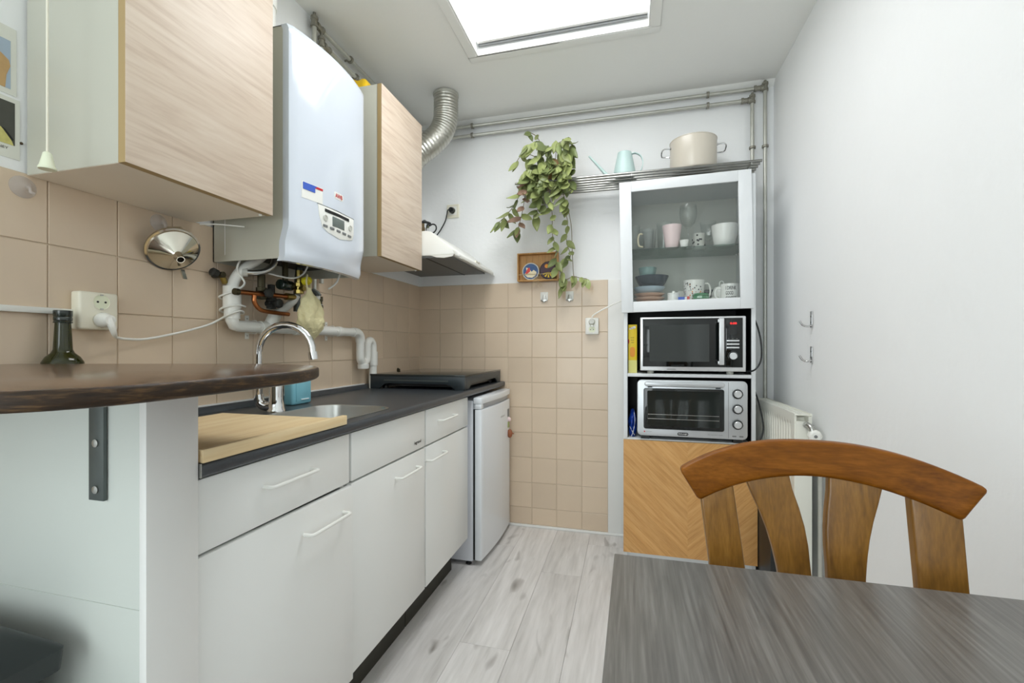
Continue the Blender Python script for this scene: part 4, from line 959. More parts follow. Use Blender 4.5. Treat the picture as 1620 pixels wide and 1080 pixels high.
vine([(-.42, 2.44, Z0), (-.46, 2.36, 2.03), (-.48, 2.36, 1.93), (-.47, 2.38, 1.85), (-.50, 2.40, 1.80)], 12, (.8, 1.1), .1)
vine([(-.39, 2.44, Z0), (-.41, 2.35, 2.02), (-.42, 2.36, 1.92), (-.405, 2.40, 1.80), (-.41, 2.44, 1.70), (-.395, 2.48, 1.62), (-.40, 2.52, 1.54), (-.36, 2.55, 1.47), (-.38, 2.555, 1.425)], 22, (.75, 1.0), .08)
vine([(-.37, 2.45, Z0), (-.35, 2.36, 2.04), (-.345, 2.36, 1.95), (-.335, 2.38, 1.86), (-.325, 2.40, 1.825)], 13, (.8, 1.1), .1)
vine([(-.35, 2.47, Z0), (-.315, 2.40, 2.10), (-.305, 2.38, 2.02), (-.30, 2.38, 1.94)], 8, (.75, 1.0), .1)
vine([(-.36, 2.45, 1.88), (-.335, 2.50, 1.78), (-.345, 2.53, 1.68), (-.325, 2.55, 1.60), (-.345, 2.55, 1.575)], 9, (.6, .85), .2)
vine([(-.33, 2.42, 1.86), (-.318, 2.53, 1.76), (-.315, 2.56, 1.60), (-.31, 2.565, 1.50), (-.305, 2.57, 1.475)], 1, (.4, .5), .8)
vine([(-.385, 2.545, 1.485), (-.35, 2.55, 1.462), (-.31, 2.55, 1.478), (-.27, 2.55, 1.468), (-.235, 2.55, 1.462)], 5, (.65, .85), .2)
for i in range(84):      # dense crown in front of the pot
    x = rl.uniform(-.54, -.31); z = rl.uniform(1.91, 2.19); y = 2.40+rl.uniform(-.05, .02)
    put_leaf((x, y, z), rl.uniform(-.7, .7), rl.uniform(.05, .6), rl.uniform(.75, 1.1))

# ================================================================== TALL CABINET
YC = 2.30; cx0, cx1 = -.028, .566; th = .018; CTOP = 1.886
tc = thing('tall_cabinet', 'tall white cabinet with a glass door above and a chevron oak door below', 'cabinet', (.269, 2.46, 0))
MB().box(cx0, cx0+th, YC, YB-.018, 0, CTOP).build('side_panel', 'cabinet_white', tc, bevel=.0008); MB().box(cx1-th, cx1, YC, YB-.018, 0, CTOP).build('side_panel', 'cabinet_white', tc, bevel=.0008)
i0, i1 = cx0+th, cx1-th
MB().box(i0, i1, YC, YB-.022, CTOP-th, CTOP).build('top_panel', 'cabinet_white', tc)
MB().box(i0, i1, YC, YB-.030, 1.274, 1.2918).build('shelf_panel', 'cabinet_white', tc, bevel=.0006)
MB().box(i0+.0005, i1-.0005, YC-.006, YB-.030, .932, .948).build('niche_shelf', 'cabinet_white', tc, bevel=.0008)
MB().box(i0, i1, YC, YB-.030, .610, .628).build('shelf_panel', 'cabinet_white', tc, bevel=.0006)
MB().box(i0, i1, YC, YB-.030, .06, .078).build('bottom_panel', 'cabinet_white', tc)
MB().box(i0, i1, YC+.03, YC+.045, 0, .06).build('plinth', 'cabinet_white', tc)
MB().box(i0, i1, YB-.030, YB-.022, .06, CTOP-th).build('back_panel', 'ceramic_grey', tc)
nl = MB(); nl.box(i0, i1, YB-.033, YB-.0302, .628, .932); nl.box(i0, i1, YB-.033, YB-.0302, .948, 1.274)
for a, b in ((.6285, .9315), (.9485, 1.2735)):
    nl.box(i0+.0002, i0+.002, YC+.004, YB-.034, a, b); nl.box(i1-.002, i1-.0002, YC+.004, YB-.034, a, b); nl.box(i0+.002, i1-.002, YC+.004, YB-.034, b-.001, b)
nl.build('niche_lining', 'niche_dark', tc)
MB().box(i0+.003, i1-.003, 2.345, YB-.036, 1.565, 1.571).build('glass_shelf', 'shelf_glass', tc)
for x in (i0+.006, i1-.006):
    for y in (2.38, 2.57): MB().lathe([(.006, 0), (.006, .006), (.003, .007)], (x, y, 1.5578), n=8).build('shelf_pin', 'steel', tc)
# glass door, sagging slightly out of square
DA = R(1.0); dc = Vector((.252, 0, 1.572)); ca_, sa_ = math.cos(DA), math.sin(DA)
def sag(v):
    x, z = v.x-dc.x, v.z-dc.z; return Vector((dc.x+x*ca_-z*sa_, v.y, dc.z+x*sa_+z*ca_))
dx0, dx1, dz0, dz1 = -.044, .549, 1.252, 1.894; st = .056
d = MB(); d.box(dx0, dx0+st, YC-.020, YC-.0012, dz0, dz1); d.xf(sag); dr = d.build('door', 'cabinet_white', tc, bevel=.001)
for nm, b in (('door_stile', (dx1-st, dx1, dz0, dz1)), ('door_rail', (dx0+st+.0004, dx1-st-.0004, dz0, dz0+.052)), ('door_rail', (dx0+st+.0004, dx1-st-.0004, dz1-.050, dz1))):
    MB().box(b[0], b[1], YC-.020, YC-.0012, b[2], b[3]).xf(sag).build(nm, 'cabinet_white', dr, bevel=.001)
MB().box(dx0+st-.005, dx1-st+.005, YC-.0085, YC-.005, dz0+.047, dz1-.045).xf(sag).build('glass_pane', 'door_glass', dr)
# chevron oak door of veneer strips
od = MB().box(cx0-.001, cx1+.004, YC-.014, YC-.0015, .068, .622).build('door', 'door_edge', tc)
xm = .268; pitch = .052
vm = {}
for half in (0, 1):
    xa, xb = (cx0-.001, xm) if half == 0 else (xm, cx1+.004); sgn = 1 if half == 0 else -1
    # strips run down towards the middle joint
    k = .95
    for i in range(-2, 26):
        c0 = .0+pitch*i
        f = lambda x: sgn*k*(x-xa) if half == 0 else k*(xb-x)
        # band: c0 <= z + slope*(distance from outer edge) < c0+pitch
        poly = [(xa, .068), (xb, .068), (xb, .622), (xa, .622)]
        if half == 0:
            poly = clip(poly, -k, -1, -(c0+k*xa)); poly = clip(poly, k, 1, c0+pitch+k*xa) if poly else poly
        else:
            poly = clip(poly, k, -1, -(c0-k*xb)); poly = clip(poly, -k, 1, c0+pitch-k*xb) if poly else poly
        if len(poly) < 3: continue
        ar = abs(sum(poly[j][0]*poly[(j+1) % len(poly)][1]-poly[(j+1) % len(poly)][0]*poly[j][1] for j in range(len(poly))))/2
        if ar < 2e-4: continue
        g = Vector((sum(p[0] for p in poly)/len(poly), YC-.014, sum(p[1] for p in poly)/len(poly)))
        me = MB().prism([(p[0]-g.x, p[1]-g.z) for p in poly], 'xz', -.0012, 0).mesh('veneer_strip', bevel=0)
        me.materials.append(M['veneer_a' if half == 0 else 'veneer_b'] if 'veneer_a' in M else M['veneer'])
        o = bpy.data.objects.new('veneer_strip', me); C.objects.link(o); o.parent = od; o.location = g-Vector(tc.location)

# ---- microwave
mw = thing('microwave', 'black and silver microwave oven on the upper niche shelf', 'microwave', (.286, 2.43, .948))
x0, x1, z0, z1, yf = .050, .521, .963, 1.222, 2.282
MB().box(x0+.004, x1-.004, yf+.012, 2.585, z0+.003, z1-.003).build('casing', 'black_plastic', mw, bevel=.004)
MB().box(x0, x1, yf, yf+.0118, z0, z1).build('front_frame', 'silver_trim', mw, bevel=.004, seg=3)
fx0, fx1, fz0, fz1 = x0+.012, x1-.014, z0+.020, z1-.008
mdoor = MB().box(fx0, .434, yf-.003, yf+.001, fz0, fz1).build('door', 'black_gloss', mw, bevel=.001)
MB().box(.093, .363, yf-.0045, yf-.003, 1.008, 1.184).build('window', 'glass_black', mdoor)
MB().box(.401, .424, yf-.030, yf-.020, .994, 1.212).build('handle', 'silver_trim', mdoor, bevel=.004, seg=3)
for z in (1.0, 1.196): MB().box(.398, .422, yf-.021, yf-.003, z-.004, z+.012).build('handle_mount', 'silver_trim', mdoor, bevel=.002)
cpn = MB().box(.4345, fx1, yf-.003, yf+.001, fz0, fz1).build('control_panel', 'black_gloss', mw, bevel=.001)
text('clock_digits', '0:00', (.453, yf-.0032, 1.183), (1, 0, 0), (0, 0, 1), .028, .010, 'led_red', cpn, .0005)
MB().box(.449, .482, yf-.0034, yf-.003, 1.136, 1.172).build('menu_window', 'black_plastic', cpn)
for z in (1.107, 1.091, 1.075): MB().box(.438, .492, yf-.006, yf-.003, z-.0035, z+.0035).build('button_bar', 'silver_trim', cpn, bevel=.001)
for x in (.446, .464, .482): MB().box(x-.003, x+.003, yf-.0035, yf-.003, 1.1155, 1.1175).build('button_mark', 'ink_grey', cpn)
MB().lathe([(.0165, 0), (.0165, .010), (.0145, .012), (.012, .012)], (.465, yf-.003, 1.036), (0, -1, 0), 28).build('dial', 'silver_trim', cpn)
MB().tube([(.465+.021*math.cos(R(a)), yf-.0033, 1.036+.021*math.sin(R(a))) for a in range(-30, 211, 20)], .0006, 5).build('dial_mark', 'ink_grey', cpn)
text('lettering', 'SEVERIN', (.174, yf-.0002, .9675), (1, 0, 0), (0, 0, 1), .039, .0065, 'ink_black', mw, .0006)
for x in (.10, .46):
    for y in (2.32, 2.55): MB().lathe([(.014, 0), (.016, .004), (.016, .0155)], (x, y, .948), n=14).build('foot', 'ceramic_grey', mw)
MB().tube([(.519, 2.40, .975), (.535, 2.30, .965), (.555, 2.265, .975), (.578, 2.27, 1.01), (.588, 2.29, 1.06), (.586, 2.31, 1.13), (.580, 2.36, 1.20), (.578, 2.45, 1.25), (.578, 2.60, 1.26)], .0038, 8, 5).build('lead', 'black_plastic', mw)
# ---- mini oven
ov = thing('mini_oven', 'silver mini oven with three knobs on the lower niche shelf', 'oven', (.28, 2.43, .628))
x0, x1, z0, z1, yf = .036, .527, .648, .919, 2.276
MB().box(x0+.006, x1-.006, yf+.014, 2.58, z0+.004, z1-.004).build('casing', 'charcoal', ov, bevel=.006)
pol = rrect(x0, x1, z0, z1, .022, 6)
MB().prism(pol, 'xz', yf, yf+.0138).build('front_frame', 'oven_silver', ov, bevel=.003, seg=2)
od2 = MB().prism(rrect(.066, .427, z0+.034, z1-.040, .010, 4), 'xz', yf-.0035, yf+.002).build('door', 'black_gloss', ov, bevel=.001)
MB().prism(rrect(.083, .408, z0+.050, z1-.052, .006, 3), 'xz', yf-.0045, yf-.0036).build('window', 'glass_black', od2)
for z in (z0+.105, z0+.084): MB().cyl((.086, yf-.0055, z), (.405, yf-.0055, z), .0011, n=6).build('rack_rod', 'steel', od2)
MB().prism(rrect(.070, .426, z1-.030, z1-.007, .011, 5), 'xz', yf-.022, yf-.010).build('handle', 'oven_silver', od2, bevel=.004)
for x in (.095, .40): MB().box(x-.010, x+.010, yf-.011, yf+.001, z1-.036, z1-.010).build('handle_mount', 'charcoal', od2)
MB().box(.4445, .446, yf-.0008, yf+.001, z0+.006, z1-.006).build('panel_seam', 'ink_grey', ov)
for z in (.860, .790, .718):
    kn = MB().lathe([(.0225, 0), (.0225, .009), (.0195, .010)], (.483, yf, z), (0, -1, 0), 28).build('knob_ring', 'knob_ring', ov)
    MB().lathe([(.0165, .008), (.0165, .017), (.0145, .019)], (.483, yf, z), (0, -1, 0), 28).build('knob', 'silver_trim', kn)
    for a in range(-60, 241, 50): MB().box(-.001, .001, -.0006, 0, -.001, .001).xf(lambda v: Vector((.483+.027*math.cos(R(a))+v.x, yf+v.y, z+.027*math.sin(R(a))+v.z))).build('tick', 'ink_grey', kn)
bd = MB().prism(rrect(.221, .270, z0+.008, z0+.022, .0068, 5), 'xz', yf-.0015, yf).build('badge', 'ink_black', ov)
text('badge_lettering', "De'Longhi", (.226, yf-.0016, z0+.0105), (1, 0, 0), (0, 0, 1), .039, .009, 'ink_white', bd, .0004)
disc('red_mark', (.070, z0+.020), .0035, yf, yf-.0008, 'ink_red', ov, 12)
text('small_print', 'convection', (.077, yf, z0+.0185), (1, 0, 0), (0, 0, 1), .028, .004, 'ink_grey', ov, .0004)
text('small_print', 'sfornatutto maxi', (.355, yf, z0+.0155), (1, 0, 0), (0, 0, 1), .065, .0045, 'ink_grey', ov, .0004)
for x in (.470, .500): MB().prism(rrect(x-.009, x+.009, z0+.012, z0+.018, .0025, 3), 'xz', yf-.0006, yf).build('symbol', 'ink_grey', ov)
for x in (.075, .49):
    for y in (2.31, 2.54): MB().box(x-.02, x+.02, y-.012, y+.012, .628, .6525).build('foot', 'black_plastic', ov)
MB().tube([(.521, 2.42, .66), (.540, 2.30, .636), (.556, 2.262, .634), (.578, 2.265, .66), (.594, 2.285, .71), (.590, 2.33, .80), (.582, 2.39, .87), (.578, 2.50, .92), (.578, 2.60, .93)], .004, 8, 5).build('lead', 'black_plastic', ov)
# ---- yellow box and blue bag
yb = thing('food_carton', 'narrow yellow carton standing left of the microwave', 'carton', (.013, 2.38, .948))
MB().box(-.0065, .036, 2.325, 2.45, .9483, 1.190).build('carton', 'box_yellow', yb, bevel=.0008)
MB().box(-.0063, .0358, 2.3242, 2.325, .949, 1.012).build('pale_panel', 'box_pale', yb)
MB().prism(rrect(.002, .026, 1.028, 1.078, .011, 4), 'xz', 2.324, 2.325).build('orange_print', 'box_orange', yb)
MB().prism([(-.002, 1.165), (.028, 1.171), (.029, 1.180), (.024, 1.182), (-.002, 1.172)], 'xz', 2.3238, 2.325).build('logo_swoosh', 'ink_white', yb)
text('logo_lettering', 'Melitta', (0, 2.3236, 1.1675), (1, 0, .14), (0, 0, 1), .024, .008, 'ink_black', yb, .0003)
for i, s_ in enumerate(('FILTER', 'BAGS', '40')): text('print', s_, (.006+.001*i, 2.3248, 1.122-.012*i), (1, 0, 0), (0, 0, 1), .016-.002*i, .005, 'dirt', yb, .0004)
MB().prism([(-.0068, 1.115), (-.0062, 1.098), (-.003, 1.092), (-.001, 1.106), (-.003, 1.118)], 'xz', 2.324, 2.325).build('red_print', 'ink_red', yb)
def bagf(u, v):
    a = 2*math.pi*u; r_ = (.014+.010*math.sin(math.pi*v)**.6)*(1+.2*math.sin(7*a+5*v)+.15*math.sin(11*a-8*v))*(1-.6*v**4)
    return (.0155+r_*math.cos(a)*.75, 2.36+r_*1.9*math.sin(a), .6295+.135*v)
bg = thing('plastic_bag', 'crumpled blue plastic bag squeezed left of the mini oven', 'bag', (.0155, 2.36, .628))
MB().grid(bagf, 26, 16).build('bag', 'bag_blue', bg, angle=25)
MB().tube([(.008, 2.318, .632), (.018, 2.312, .66), (.026, 2.320, .71), (.022, 2.33, .75)], .0012, 6, 4).build('string', 'ink_white', bg)
MB().tube([(.002, 2.322, .68), (.012, 2.314, .66), (.024, 2.316, .64)], .0012, 6, 4).build('string', 'ink_white', bg)

# ================================================================== THINGS BEHIND THE GLASS DOOR
FZ = 1.292; GZ = 1.5713
def cup(name, label, cat, prof, c, m, n=28, group=None, handle=None, hm=None, ang=45):
    t = thing(name, label, cat, c); MB().lathe(prof, c, n=n).build('bowl' if cat == 'bowl' else 'body', m, t, angle=ang)
    if handle:
        hx, zl, zh, out_ = handle
        MB().tube([(c[0]+hx, c[1], c[2]+zh), (c[0]+hx+out_*.7, c[1], c[2]+zh), (c[0]+hx+out_, c[1], c[2]+(zl+zh)/2+.004), (c[0]+hx+out_*.75, c[1], c[2]+zl+.006), (c[0]+hx*.9, c[1], c[2]+zl)], .0045, 10, 4).build('handle', hm or m, t)
    return t
def vessel(r0, r1, h, w=.003, curve=0):
    o = [(r0*.9, 0), (r0, .003)]
    for i in range(1, 7): s = i/6; o.append((r0+(r1-r0)*s**(1-curve), h*s))
    o.append((r1-w, h))
    for i in range(6, 0, -1): s = i/6; o.append((max(r0+(r1-r0)*s**(1-curve)-w, .004), max(h*s-.002, .006)))
    o.append((.004, .006)); return o
cup('cup', 'pale pink tapered cup on the glass shelf', 'cup', vessel(.031, .047, .118), (.207, 2.40, GZ), 'pink')
cup('bowl', 'white rounded bowl at the right of the glass shelf', 'bowl', vessel(.040, .062, .108, .004, .5), (.456, 2.42, GZ), 'ceramic')
gm = cup('glass_mug', 'clear ribbed glass mug with pale handle on the glass shelf', 'mug', vessel(.028, .036, .105), (.098, 2.40, GZ), 'tumbler', n=16, handle=(-.034, .02, .085, -.022), hm='cream', ang=10)
cup('glass_mug', 'dark-rimmed glass behind the ribbed glass mug', 'mug', vessel(.034, .040, .13), (.085, 2.50, GZ), 'tumbler', n=24)
cup('tumbler', 'tall clear tumbler at the left edge of the glass shelf', 'glass', vessel(.026, .032, .135), (.022, 2.43, GZ), 'tumbler')
cup('tumbler', 'tall clear tumbler behind the pink cup', 'glass', vessel(.030, .040, .165), (.178, 2.52, GZ), 'tumbler')
wgp = [(.036, 0), (.036, .002), (.006, .006), (.004, .02), (.004, .095), (.012, .105), (.032, .125), (.041, .155), (.042, .18), (.038, .215), (.036, .215), (.040, .18), (.038, .155), (.028, .126), (.003, .108)]
cup('wine_glass', 'clear stemmed wine glass in the middle of the glass shelf', 'glass', wgp, (.284, 2.40, GZ), 'tumbler')
cup('wine_glass', 'clear cut-glass goblet left of the white bowl', 'glass', [(.03, 0), (.03, .002), (.007, .008), (.006, .05), (.02, .062), (.032, .09), (.040, .15), (.038, .15), (.028, .09), (.003, .066)], (.392, 2.50, GZ), 'tumbler', n=12, ang=10)
tt = cup('tumbler', 'grey tumbler with dark spots right of the wine glass', 'glass', vessel(.030, .032, .085), (.342, 2.47, GZ), 'ceramic_grey')
for i in range(14):
    a = R(rl.uniform(180, 360)); z = GZ+rl.uniform(.012, .075); q = Vector((.342+.0325*math.cos(a), 2.47+.0325*math.sin(a), z))
    MB().lathe([(.005, 0), (.003, .0008)], q, (math.cos(a), math.sin(a), 0), 8).build('spot', 'ink_black', tt)
cup('egg_cup', 'small white egg cup beside the pink cup', 'cup', vessel(.016, .022, .035), (.262, 2.37, GZ), 'ceramic')
# lower compartment
def bowl_stack(label, c, r, h, m, name='bowl'): return cup(name, label, 'bowl', vessel(r*.55, r, h, .003, .45), c, m)
bx = .098
bowl_stack('peach stoneware bowl, lowest in the stack behind the glass door', (bx, 2.42, FZ), .076, .0185, 'bowl_peach')
bowl_stack('peach stoneware bowl, second in the stack behind the glass door', (bx, 2.42, FZ+.020), .077, .0185, 'bowl_peach')
bowl_stack('pale blue bowl in the middle of the stack behind the glass door', (bx, 2.42, FZ+.060), .078, .032, 'bowl_blue')
bowl_stack('peach stoneware bowl, third in the stack behind the glass door', (bx, 2.42, FZ+.040), .077, .0185, 'bowl_peach')
bowl_stack('dark blue glazed bowl on top of the pale blue bowl', (bx+.012, 2.42, FZ+.0925), .084, .055, 'bowl_dark')
cup('bowl', 'small teal bowl topping the stack of bowls', 'bowl', vessel(.036, .045, .045, .003, .3), (bx-.008, 2.42, FZ+.148), 'bowl_teal')
nk = None and MB().rings([ [(.062+.062*i/6, 2.336+.004*abs(i-3)/3, FZ+.001) for i in range(7)], [(.060+.062*i/6, 2.336+.004*abs(i-3)/3, FZ+.055) for i in range(7)] ], cap=False, closed=False)

cn2 = thing('canister', 'small white lidded canister beside the stack of bowls', 'canister', (.212, 2.37, FZ))
MB().lathe([(.027, 0), (.028, .003), (.028, .048)], (.212, 2.37, FZ), n=24).build('body', 'ceramic', cn2)
MB().lathe([(.029, .0485), (.029, .054), (.008, .057), (.006, .064), (.002, .065)], (.212, 2.37, FZ), n=24).build('lid', 'ceramic', cn2)
bb = thing('small_carton', 'small blue and red carton lying in front of the patterned mug', 'carton', (.258, 2.36, FZ))
MB().box(.232, .262, 2.345, 2.37, FZ, FZ+.032).build('blue_part', 'ink_blue', bb); MB().box(.2622, .272, 2.345, 2.37, FZ, FZ+.032).build('white_part', 'ink_white', bb); MB().box(.2722, .284, 2.345, 2.37, FZ, FZ+.034).build('red_part', 'red_plastic', bb)
gt = tag(MB().box(.24, .30, 2.46, 2.52, FZ, FZ+.075).build('tin', 'ceramic_grey', bevel=.003), 'grey tin behind the small blue carton', 'tin')
mu = cup('mug', 'large white mug printed with small brown and orange flowers', 'mug', vessel(.044, .050, .118), (.312, 2.41, FZ), 'mug_print', handle=(.045, .03, .10, .032))
for i in range(46):
    a = R(rl.uniform(185, 330)); z = rl.uniform(.01, .108); q = Vector((.312+(.0445+.006*z/.118)*math.cos(a), 2.41+(.0445+.006*z/.118)*math.sin(a), FZ+z))
    MB().lathe([(rl.uniform(.002, .0045), 0), (.001, .0009)], q, (math.cos(a), math.sin(a), 0), 6).build('flower_print', ('box_orange' if z < .06 else 'ink_black', 'chestnut', 'ink_black', 'ink_grey')[i % 4], mu)
gj = thing('green_jar', 'squat green glass jar in front of the patterned mug', 'jar', (.33, 2.345, FZ))
MB().lathe([(.034, 0), (.040, .006), (.037, .016), (.042, .022), (.038, .032), (.040, .038), (.034, .046), (.028, .046), (.03, .01)], (.336, 2.352, FZ), n=12).build('body', 'glass_green', gj, angle=15)
mm = cup('mug', 'white mug lettered I DRINK GOOD COFFEE at the right', 'mug', vessel(.040, .041, .090), (.470, 2.375, FZ), 'ceramic', handle=(-.038, .018, .070, -.028))
def wrap(o, cx, cy, r):
    for v in o.data.vertices:
        w = v.co + Vector(o.parent.location); a = (w.x-cx)/r; w2 = Vector((cx+r*math.sin(a), cy-r*math.cos(a), w.z)); v.co = w2-Vector(o.parent.location)
for i, s_ in enumerate(('I DRINK', 'GOOD', 'COFFEE')):
    o = text('lettering', s_, (.444, 2.3335, FZ+.060-.0245*i), (1, 0, 0), (0, 0, 1), (.048, .034, .048)[i], .0175, 'ink_black', mm, .0008, bold=.012); wrap(o, .470, 2.375, .0418)
tpot = thing('small_teapot', 'small white teapot with loop lid behind the lettered mug', 'teapot', (.455, 2.48, FZ))
MB().lathe([(.035, 0), (.048, .03), (.048, .06), (.034, .09), (.012, .098)], (.455, 2.49, FZ), n=24).build('body', 'ceramic', tpot)
MB().tube([(.445, 2.49, FZ+.096), (.446, 2.49, FZ+.116), (.455, 2.49, FZ+.122), (.464, 2.49, FZ+.116), (.465, 2.49, FZ+.096)], .0025, 8, 3).build('lid_loop', 'ceramic', tpot)
tag(MB().box(.385, .500, 2.548, 2.60, FZ, FZ+.088).build('tin', 'charcoal', bevel=.003), 'dark tin at the back right behind the glass door', 'tin')
tag(MB().box(.392, .425, 2.40, 2.45, FZ, FZ+.034).build('small_carton', 'ceramic_grey', bevel=.002), 'small beige carton behind the handle of the lettered mug', 'carton')

# ================================================================== RIGHT WALL
rd = thing('radiator', 'white panel radiator on the right wall beside the tall cabinet', 'radiator', (.66, 2.30, .12))
ry0, ry1, rx0, rx1, rz0, rz1 = 2.0, 2.60, .630, .692, .12, .805
def radf(u, v):
    y = ry0+(ry1-ry0)*u; z = rz0+(rz1-rz0)*v; ph = (u*18) % 1
    g = .011*max(0, math.sin(math.pi*ph))**6 if .06 < v < .935 and .05 < u < .95 else 0
    return (rx0+g, y, z)
MB().grid(radf, 144, 40, (.008, 0, 0)).build('front_panel', 'rad_white', rd, angle=60)
MB().box(rx1-.012, rx1, ry0, ry1, rz0, rz1).build('back_panel', 'rad_white', rd)
m = MB()
for i in range(9): m.box(rx0+.010, rx1-.013, ry0+.04+.06*i, ry0+.042+.06*i, rz0+.03, rz1-.01)
m.build('convector_fins', 'rad_white', rd)
MB().box(rx0+.004, rx1-.012, ry0-.002, ry0+.002, rz0, rz1-.02).build('end_panel', 'rad_white', rd)
for i in range(2): MB().box((rx0, rx1-.004)[i], (rx0+.004, rx1)[i], ry0-.003, ry1, rz1, rz1+.010).build('grille_rim', 'rad_white', rd)
for i in range(31):
    y = ry0+.001+.0198*i; MB().box(rx0+.004, rx1-.004, y-.004, y+.004, rz1+.003, rz1+.007).build('grille_bar', 'rad_white', rd)
for x in (rx0+.018, rx0+.036): MB().box(x-.003, x+.003, ry0, ry1, rz1+.0032, rz1+.0068).build('grille_bar', 'rad_white', rd)
for y in (2.12, 2.48): MB().box(rx1, XR-.0005, y-.015, y+.015, rz1-.12, rz1-.05).build('wall_bracket', 'iron', rd)
rv = thing('radiator_valve', 'white thermostatic valve on the near end of the radiator', 'valve', (.68, 1.96, .72))
MB().tube([(.672, ry0-.002, .772), (.674, 1.985, .772), (.680, 1.970, .764), (.682, 1.966, .74)], .011, 12, 3).build('valve_body', 'steel', rv)
MB().lathe([(.013, 0), (.013, .012), (.009, .013)], (.672, ry0-.002, .772), (0, -1, 0), 8).build('nut', 'steel', rv)
MB().cyl((.682, 1.966, .745), (.682, 1.966, .712), .008, n=12).build('tail_pipe', 'steel', rv)
MB().lathe([(.016, 0), (.0235, .004), (.0245, .02), (.0235, .034), (.016, .039)], (.692, 1.985, .736), (-.15, -1, 0), 8).build('thermostat_head', 'white_plastic', rv, bevel=.002)
MB().lathe([(.006, .039), (.006, .0405), (.003, .0408)], (.692, 1.985, .736), (-.15, -1, 0), 16).build('head_mark', 'ink_grey', rv)
tag(MB().cyl((.716, 1.99, .712), (.716, 1.99, .0), .008, n=12).build('radiator_pipe', 'galvanised'), 'vertical steel pipe at the near end of the radiator', 'pipe')
def coat_hook(label, z):
    t = thing('coat_hook', label, 'hook', (XR, 2.122, z))
    MB().box(XR-.005, XR-.0003, 2.113, 2.131, z-.002, z+.066).build('plate', 'chrome', t, bevel=.001)
    MB().tube([(XR-.005, 2.122, z+.008), (XR-.018, 2.122, z+.003), (XR-.036, 2.122, z+.010), (XR-.047, 2.122, z+.028)], .004, 10, 5).build('hook', 'chrome', t)
    for dz in (.02, .045): MB().lathe([(.004, 0), (.002, .002)], (XR-.005, 2.122, z+dz), (-1, 0, 0), 8).build('screw', 'iron', t)
coat_hook('chrome coat hook on the right wall, the upper one', 1.160)
coat_hook('chrome coat hook on the right wall, the lower one', 1.014)
bk = thing('vented_box', 'black vented appliance on the floor between cabinet and radiator', 'appliance', (.600, 2.16, 0))
MB().box(.573, .626, 2.10, 2.50, 0, .34).build('casing', 'black_plastic', bk, bevel=.004)
for i in range(9): MB().box(.598, .624, 2.094, 2.0995, .075+.012*i, .080+.012*i).build('slat', 'iron', bk)

# ================================================================== TABLE AND CHAIR
tb = thing('dining_table', 'table with a dark grey woodgrain top in the foreground', 'table', (.34, .15, 0))
MB().prism([(-.024, .753), (.715, .753), (.715, -.44), (-.036, -.44)], 'xy', .714, .740).build('table_top', 'table_wood', tb, bevel=.0015)
for x in (.04, .62):
    for y in (-.36, .60): MB().box(x, x+.05, y, y+.05, 0, .7138).build('leg', 'table_wood', tb, bevel=.002)
m = MB(); m.box(.09, .62, .61, .63, .64, .7138); m.box(.09, .62, -.35, -.33, .64, .7138); m.box(.055, .075, -.31, .60, .64, .7138); m.box(.635, .655, -.31, .60, .64, .7138)
m.build('apron', 'table_wood', tb)
ch = thing('dining_chair', 'honey oak dining chair with a curved slatted back behind the table', 'chair', (.308, .66, 0))
XC = .308
def bs(x, z, d=0): return Vector((x, .90-.8*(x-XC)**2+.15*(z-.9)-d, z))
def crest(u, v):
    """u across, v from lower to upper edge"""
    s = 2*u-1
    wt = .2225; wb_ = .190
    zt_ = .9125-.052*abs(s)**2.4; zb_ = .853-.046*abs(s)**2.0
    x = XC+s*(wb_+(wt-wb_)*v); return x, zb_+(zt_-zb_)*v
def solid(fn, nu, nv, th, name, m, parent, rnd=.3, bev=.004):
    F = [[bs(*fn(i/nu, j/nv), d=th/2) for j in range(nv+1)] for i in range(nu+1)]
    B = [[bs(*fn(i/nu, j/nv), d=-th/2) for j in range(nv+1)] for i in range(nu+1)]
    W = nv+1; vs = [p for r_ in F for p in r_]; k = len(vs); vs += [p for r_ in B for p in r_]
    fs = [(i*W+j, i*W+j+1, (i+1)*W+j+1, (i+1)*W+j) for i in range(nu) for j in range(nv)]
    fs += [tuple(q+k for q in reversed(f)) for f in fs]
    bdr = [i*W for i in range(nu+1)] + [nu*W+j for j in range(1, nv+1)] + [i*W+nv for i in range(nu-1, -1, -1)] + [j for j in range(nv-1, 0, -1)]
    for i in range(len(bdr)): a, b = bdr[i], bdr[(i+1) % len(bdr)]; fs.append((a, b, b+k, a+k))
    return MB().add(vs, fs).build(name, m, parent, bevel=bev, seg=3, angle=50)
solid(crest, 28, 3, .028, 'crest_rail', 'chair_oak', ch, bev=.007)
def slat(top, bot, zt0, zt1, mid=0, n=14):
    def fn(u, v):
        z_top = zt0+(zt1-zt0)*u; z = .44+(z_top-.44)*v
        e = .70; s = (z-e)/(.83-e)
        a = bot[0]+(top[0]-bot[0])*s; b = bot[1]+(top[1]-bot[1])*s
        if z < e: a = bot[0]+(top[0]-bot[0])*s*.45; b = bot[1]+(top[1]-bot[1])*s*.45
        pinch = mid*math.sin(math.pi*max(0, min(1, s)))
        return a+(b-a)*u+pinch, z
    return fn
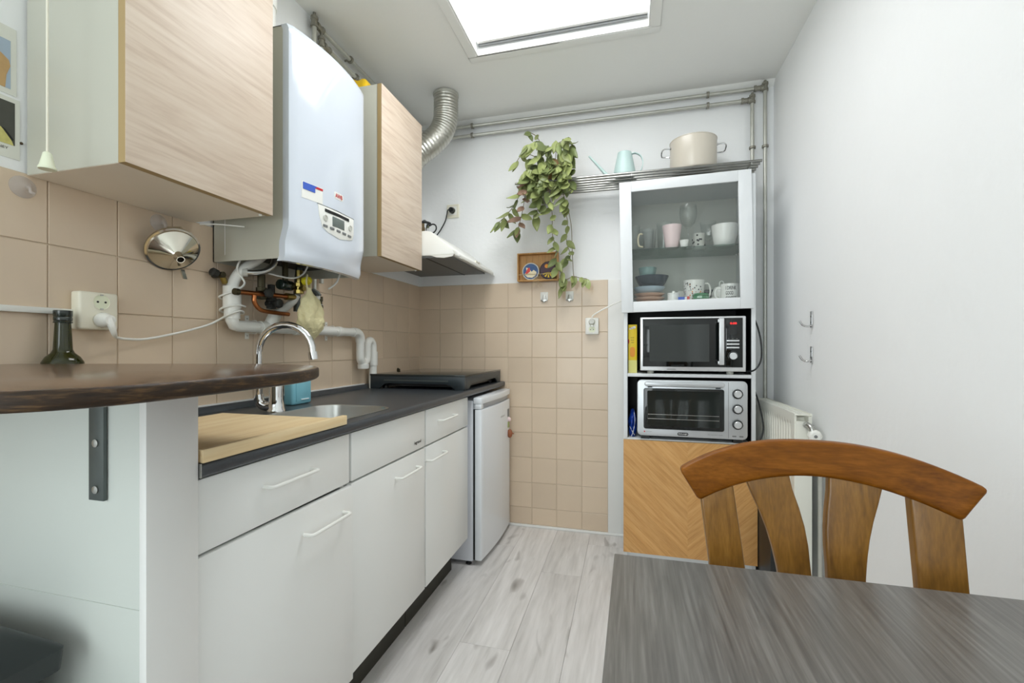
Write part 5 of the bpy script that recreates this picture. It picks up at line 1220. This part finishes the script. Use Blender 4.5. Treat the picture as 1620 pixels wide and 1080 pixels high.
solid(slat((.120, .178), (.134, .193), .812, .838), 2, 14, .020, 'outer_slat', 'slat_oak', ch)
solid(slat((.500, .440), (.499, .441), .814, .840), 2, 14, .020, 'outer_slat', 'slat_oak', ch)
solid(slat((.203, .275), (.245, .297), .846, .858, .006), 2, 14, .018, 'inner_slat', 'slat_oak', ch)
solid(slat((.404, .330), (.376, .322), .846, .858, -.004), 2, 14, .018, 'inner_slat', 'slat_oak', ch)
MB().prism(rrect(XC-.215, XC+.215, .43, .84, .05, 6), 'xy', .425, .455).build('seat', 'chair_oak', ch, bevel=.008, seg=3)
for sx in (-1, 1):
    MB().tube([(XC+sx*.185, .47, .425), (XC+sx*.195, .46, 0)], [.021, .015], 12).build('leg', 'chair_oak', ch)
    MB().tube([(XC+sx*.175, .815, .425), (XC+sx*.19, .86, 0)], [.021, .015], 12).build('leg', 'chair_oak', ch)
    MB().cyl((XC+sx*.187, .47, .22), (XC+sx*.183, .838, .22), .010, n=10).build('stretcher', 'chair_oak', ch)

# ================================================================== GROUPS OF REPEATS
groups = {'base_cabinet': 'white base cabinets under the worktop', 'wall_cabinet': 'oak-fronted wall cabinets', 'heating_pipe': 'galvanised heating pipes',
          'suction_hook': 'clear suction hooks', 'wall_socket': 'wall sockets', 'power_plug': 'plugs with leads', 'adhesive_hook': 'adhesive hooks on the tiles',
          'coat_hook': 'coat hooks on the right wall', 'coaster': 'coasters in the tray', 'fridge_magnet': 'magnets on the fridge', 'photo_print': 'photo prints on the left wall',
          'bowl': 'bowls behind the glass door', 'tumbler': 'tumblers on the glass shelf', 'wine_glass': 'stemmed glasses on the glass shelf', 'mug': 'mugs behind the glass door',
          'glass_mug': 'glass mugs on the glass shelf', 'tin': 'tins behind the glass door', 'small_carton': 'small cartons behind the glass door', 'pipe_valve': 'valves under the boiler',
          'condensate_hose': 'hoses under the boiler', 'thin_cable': 'thin cables under the boiler'}
for o in bpy.data.objects:
    if o.parent is None and 'label' in o.keys():
        g = groups.get(o.name.split('.')[0])
        if g: o['group'] = g
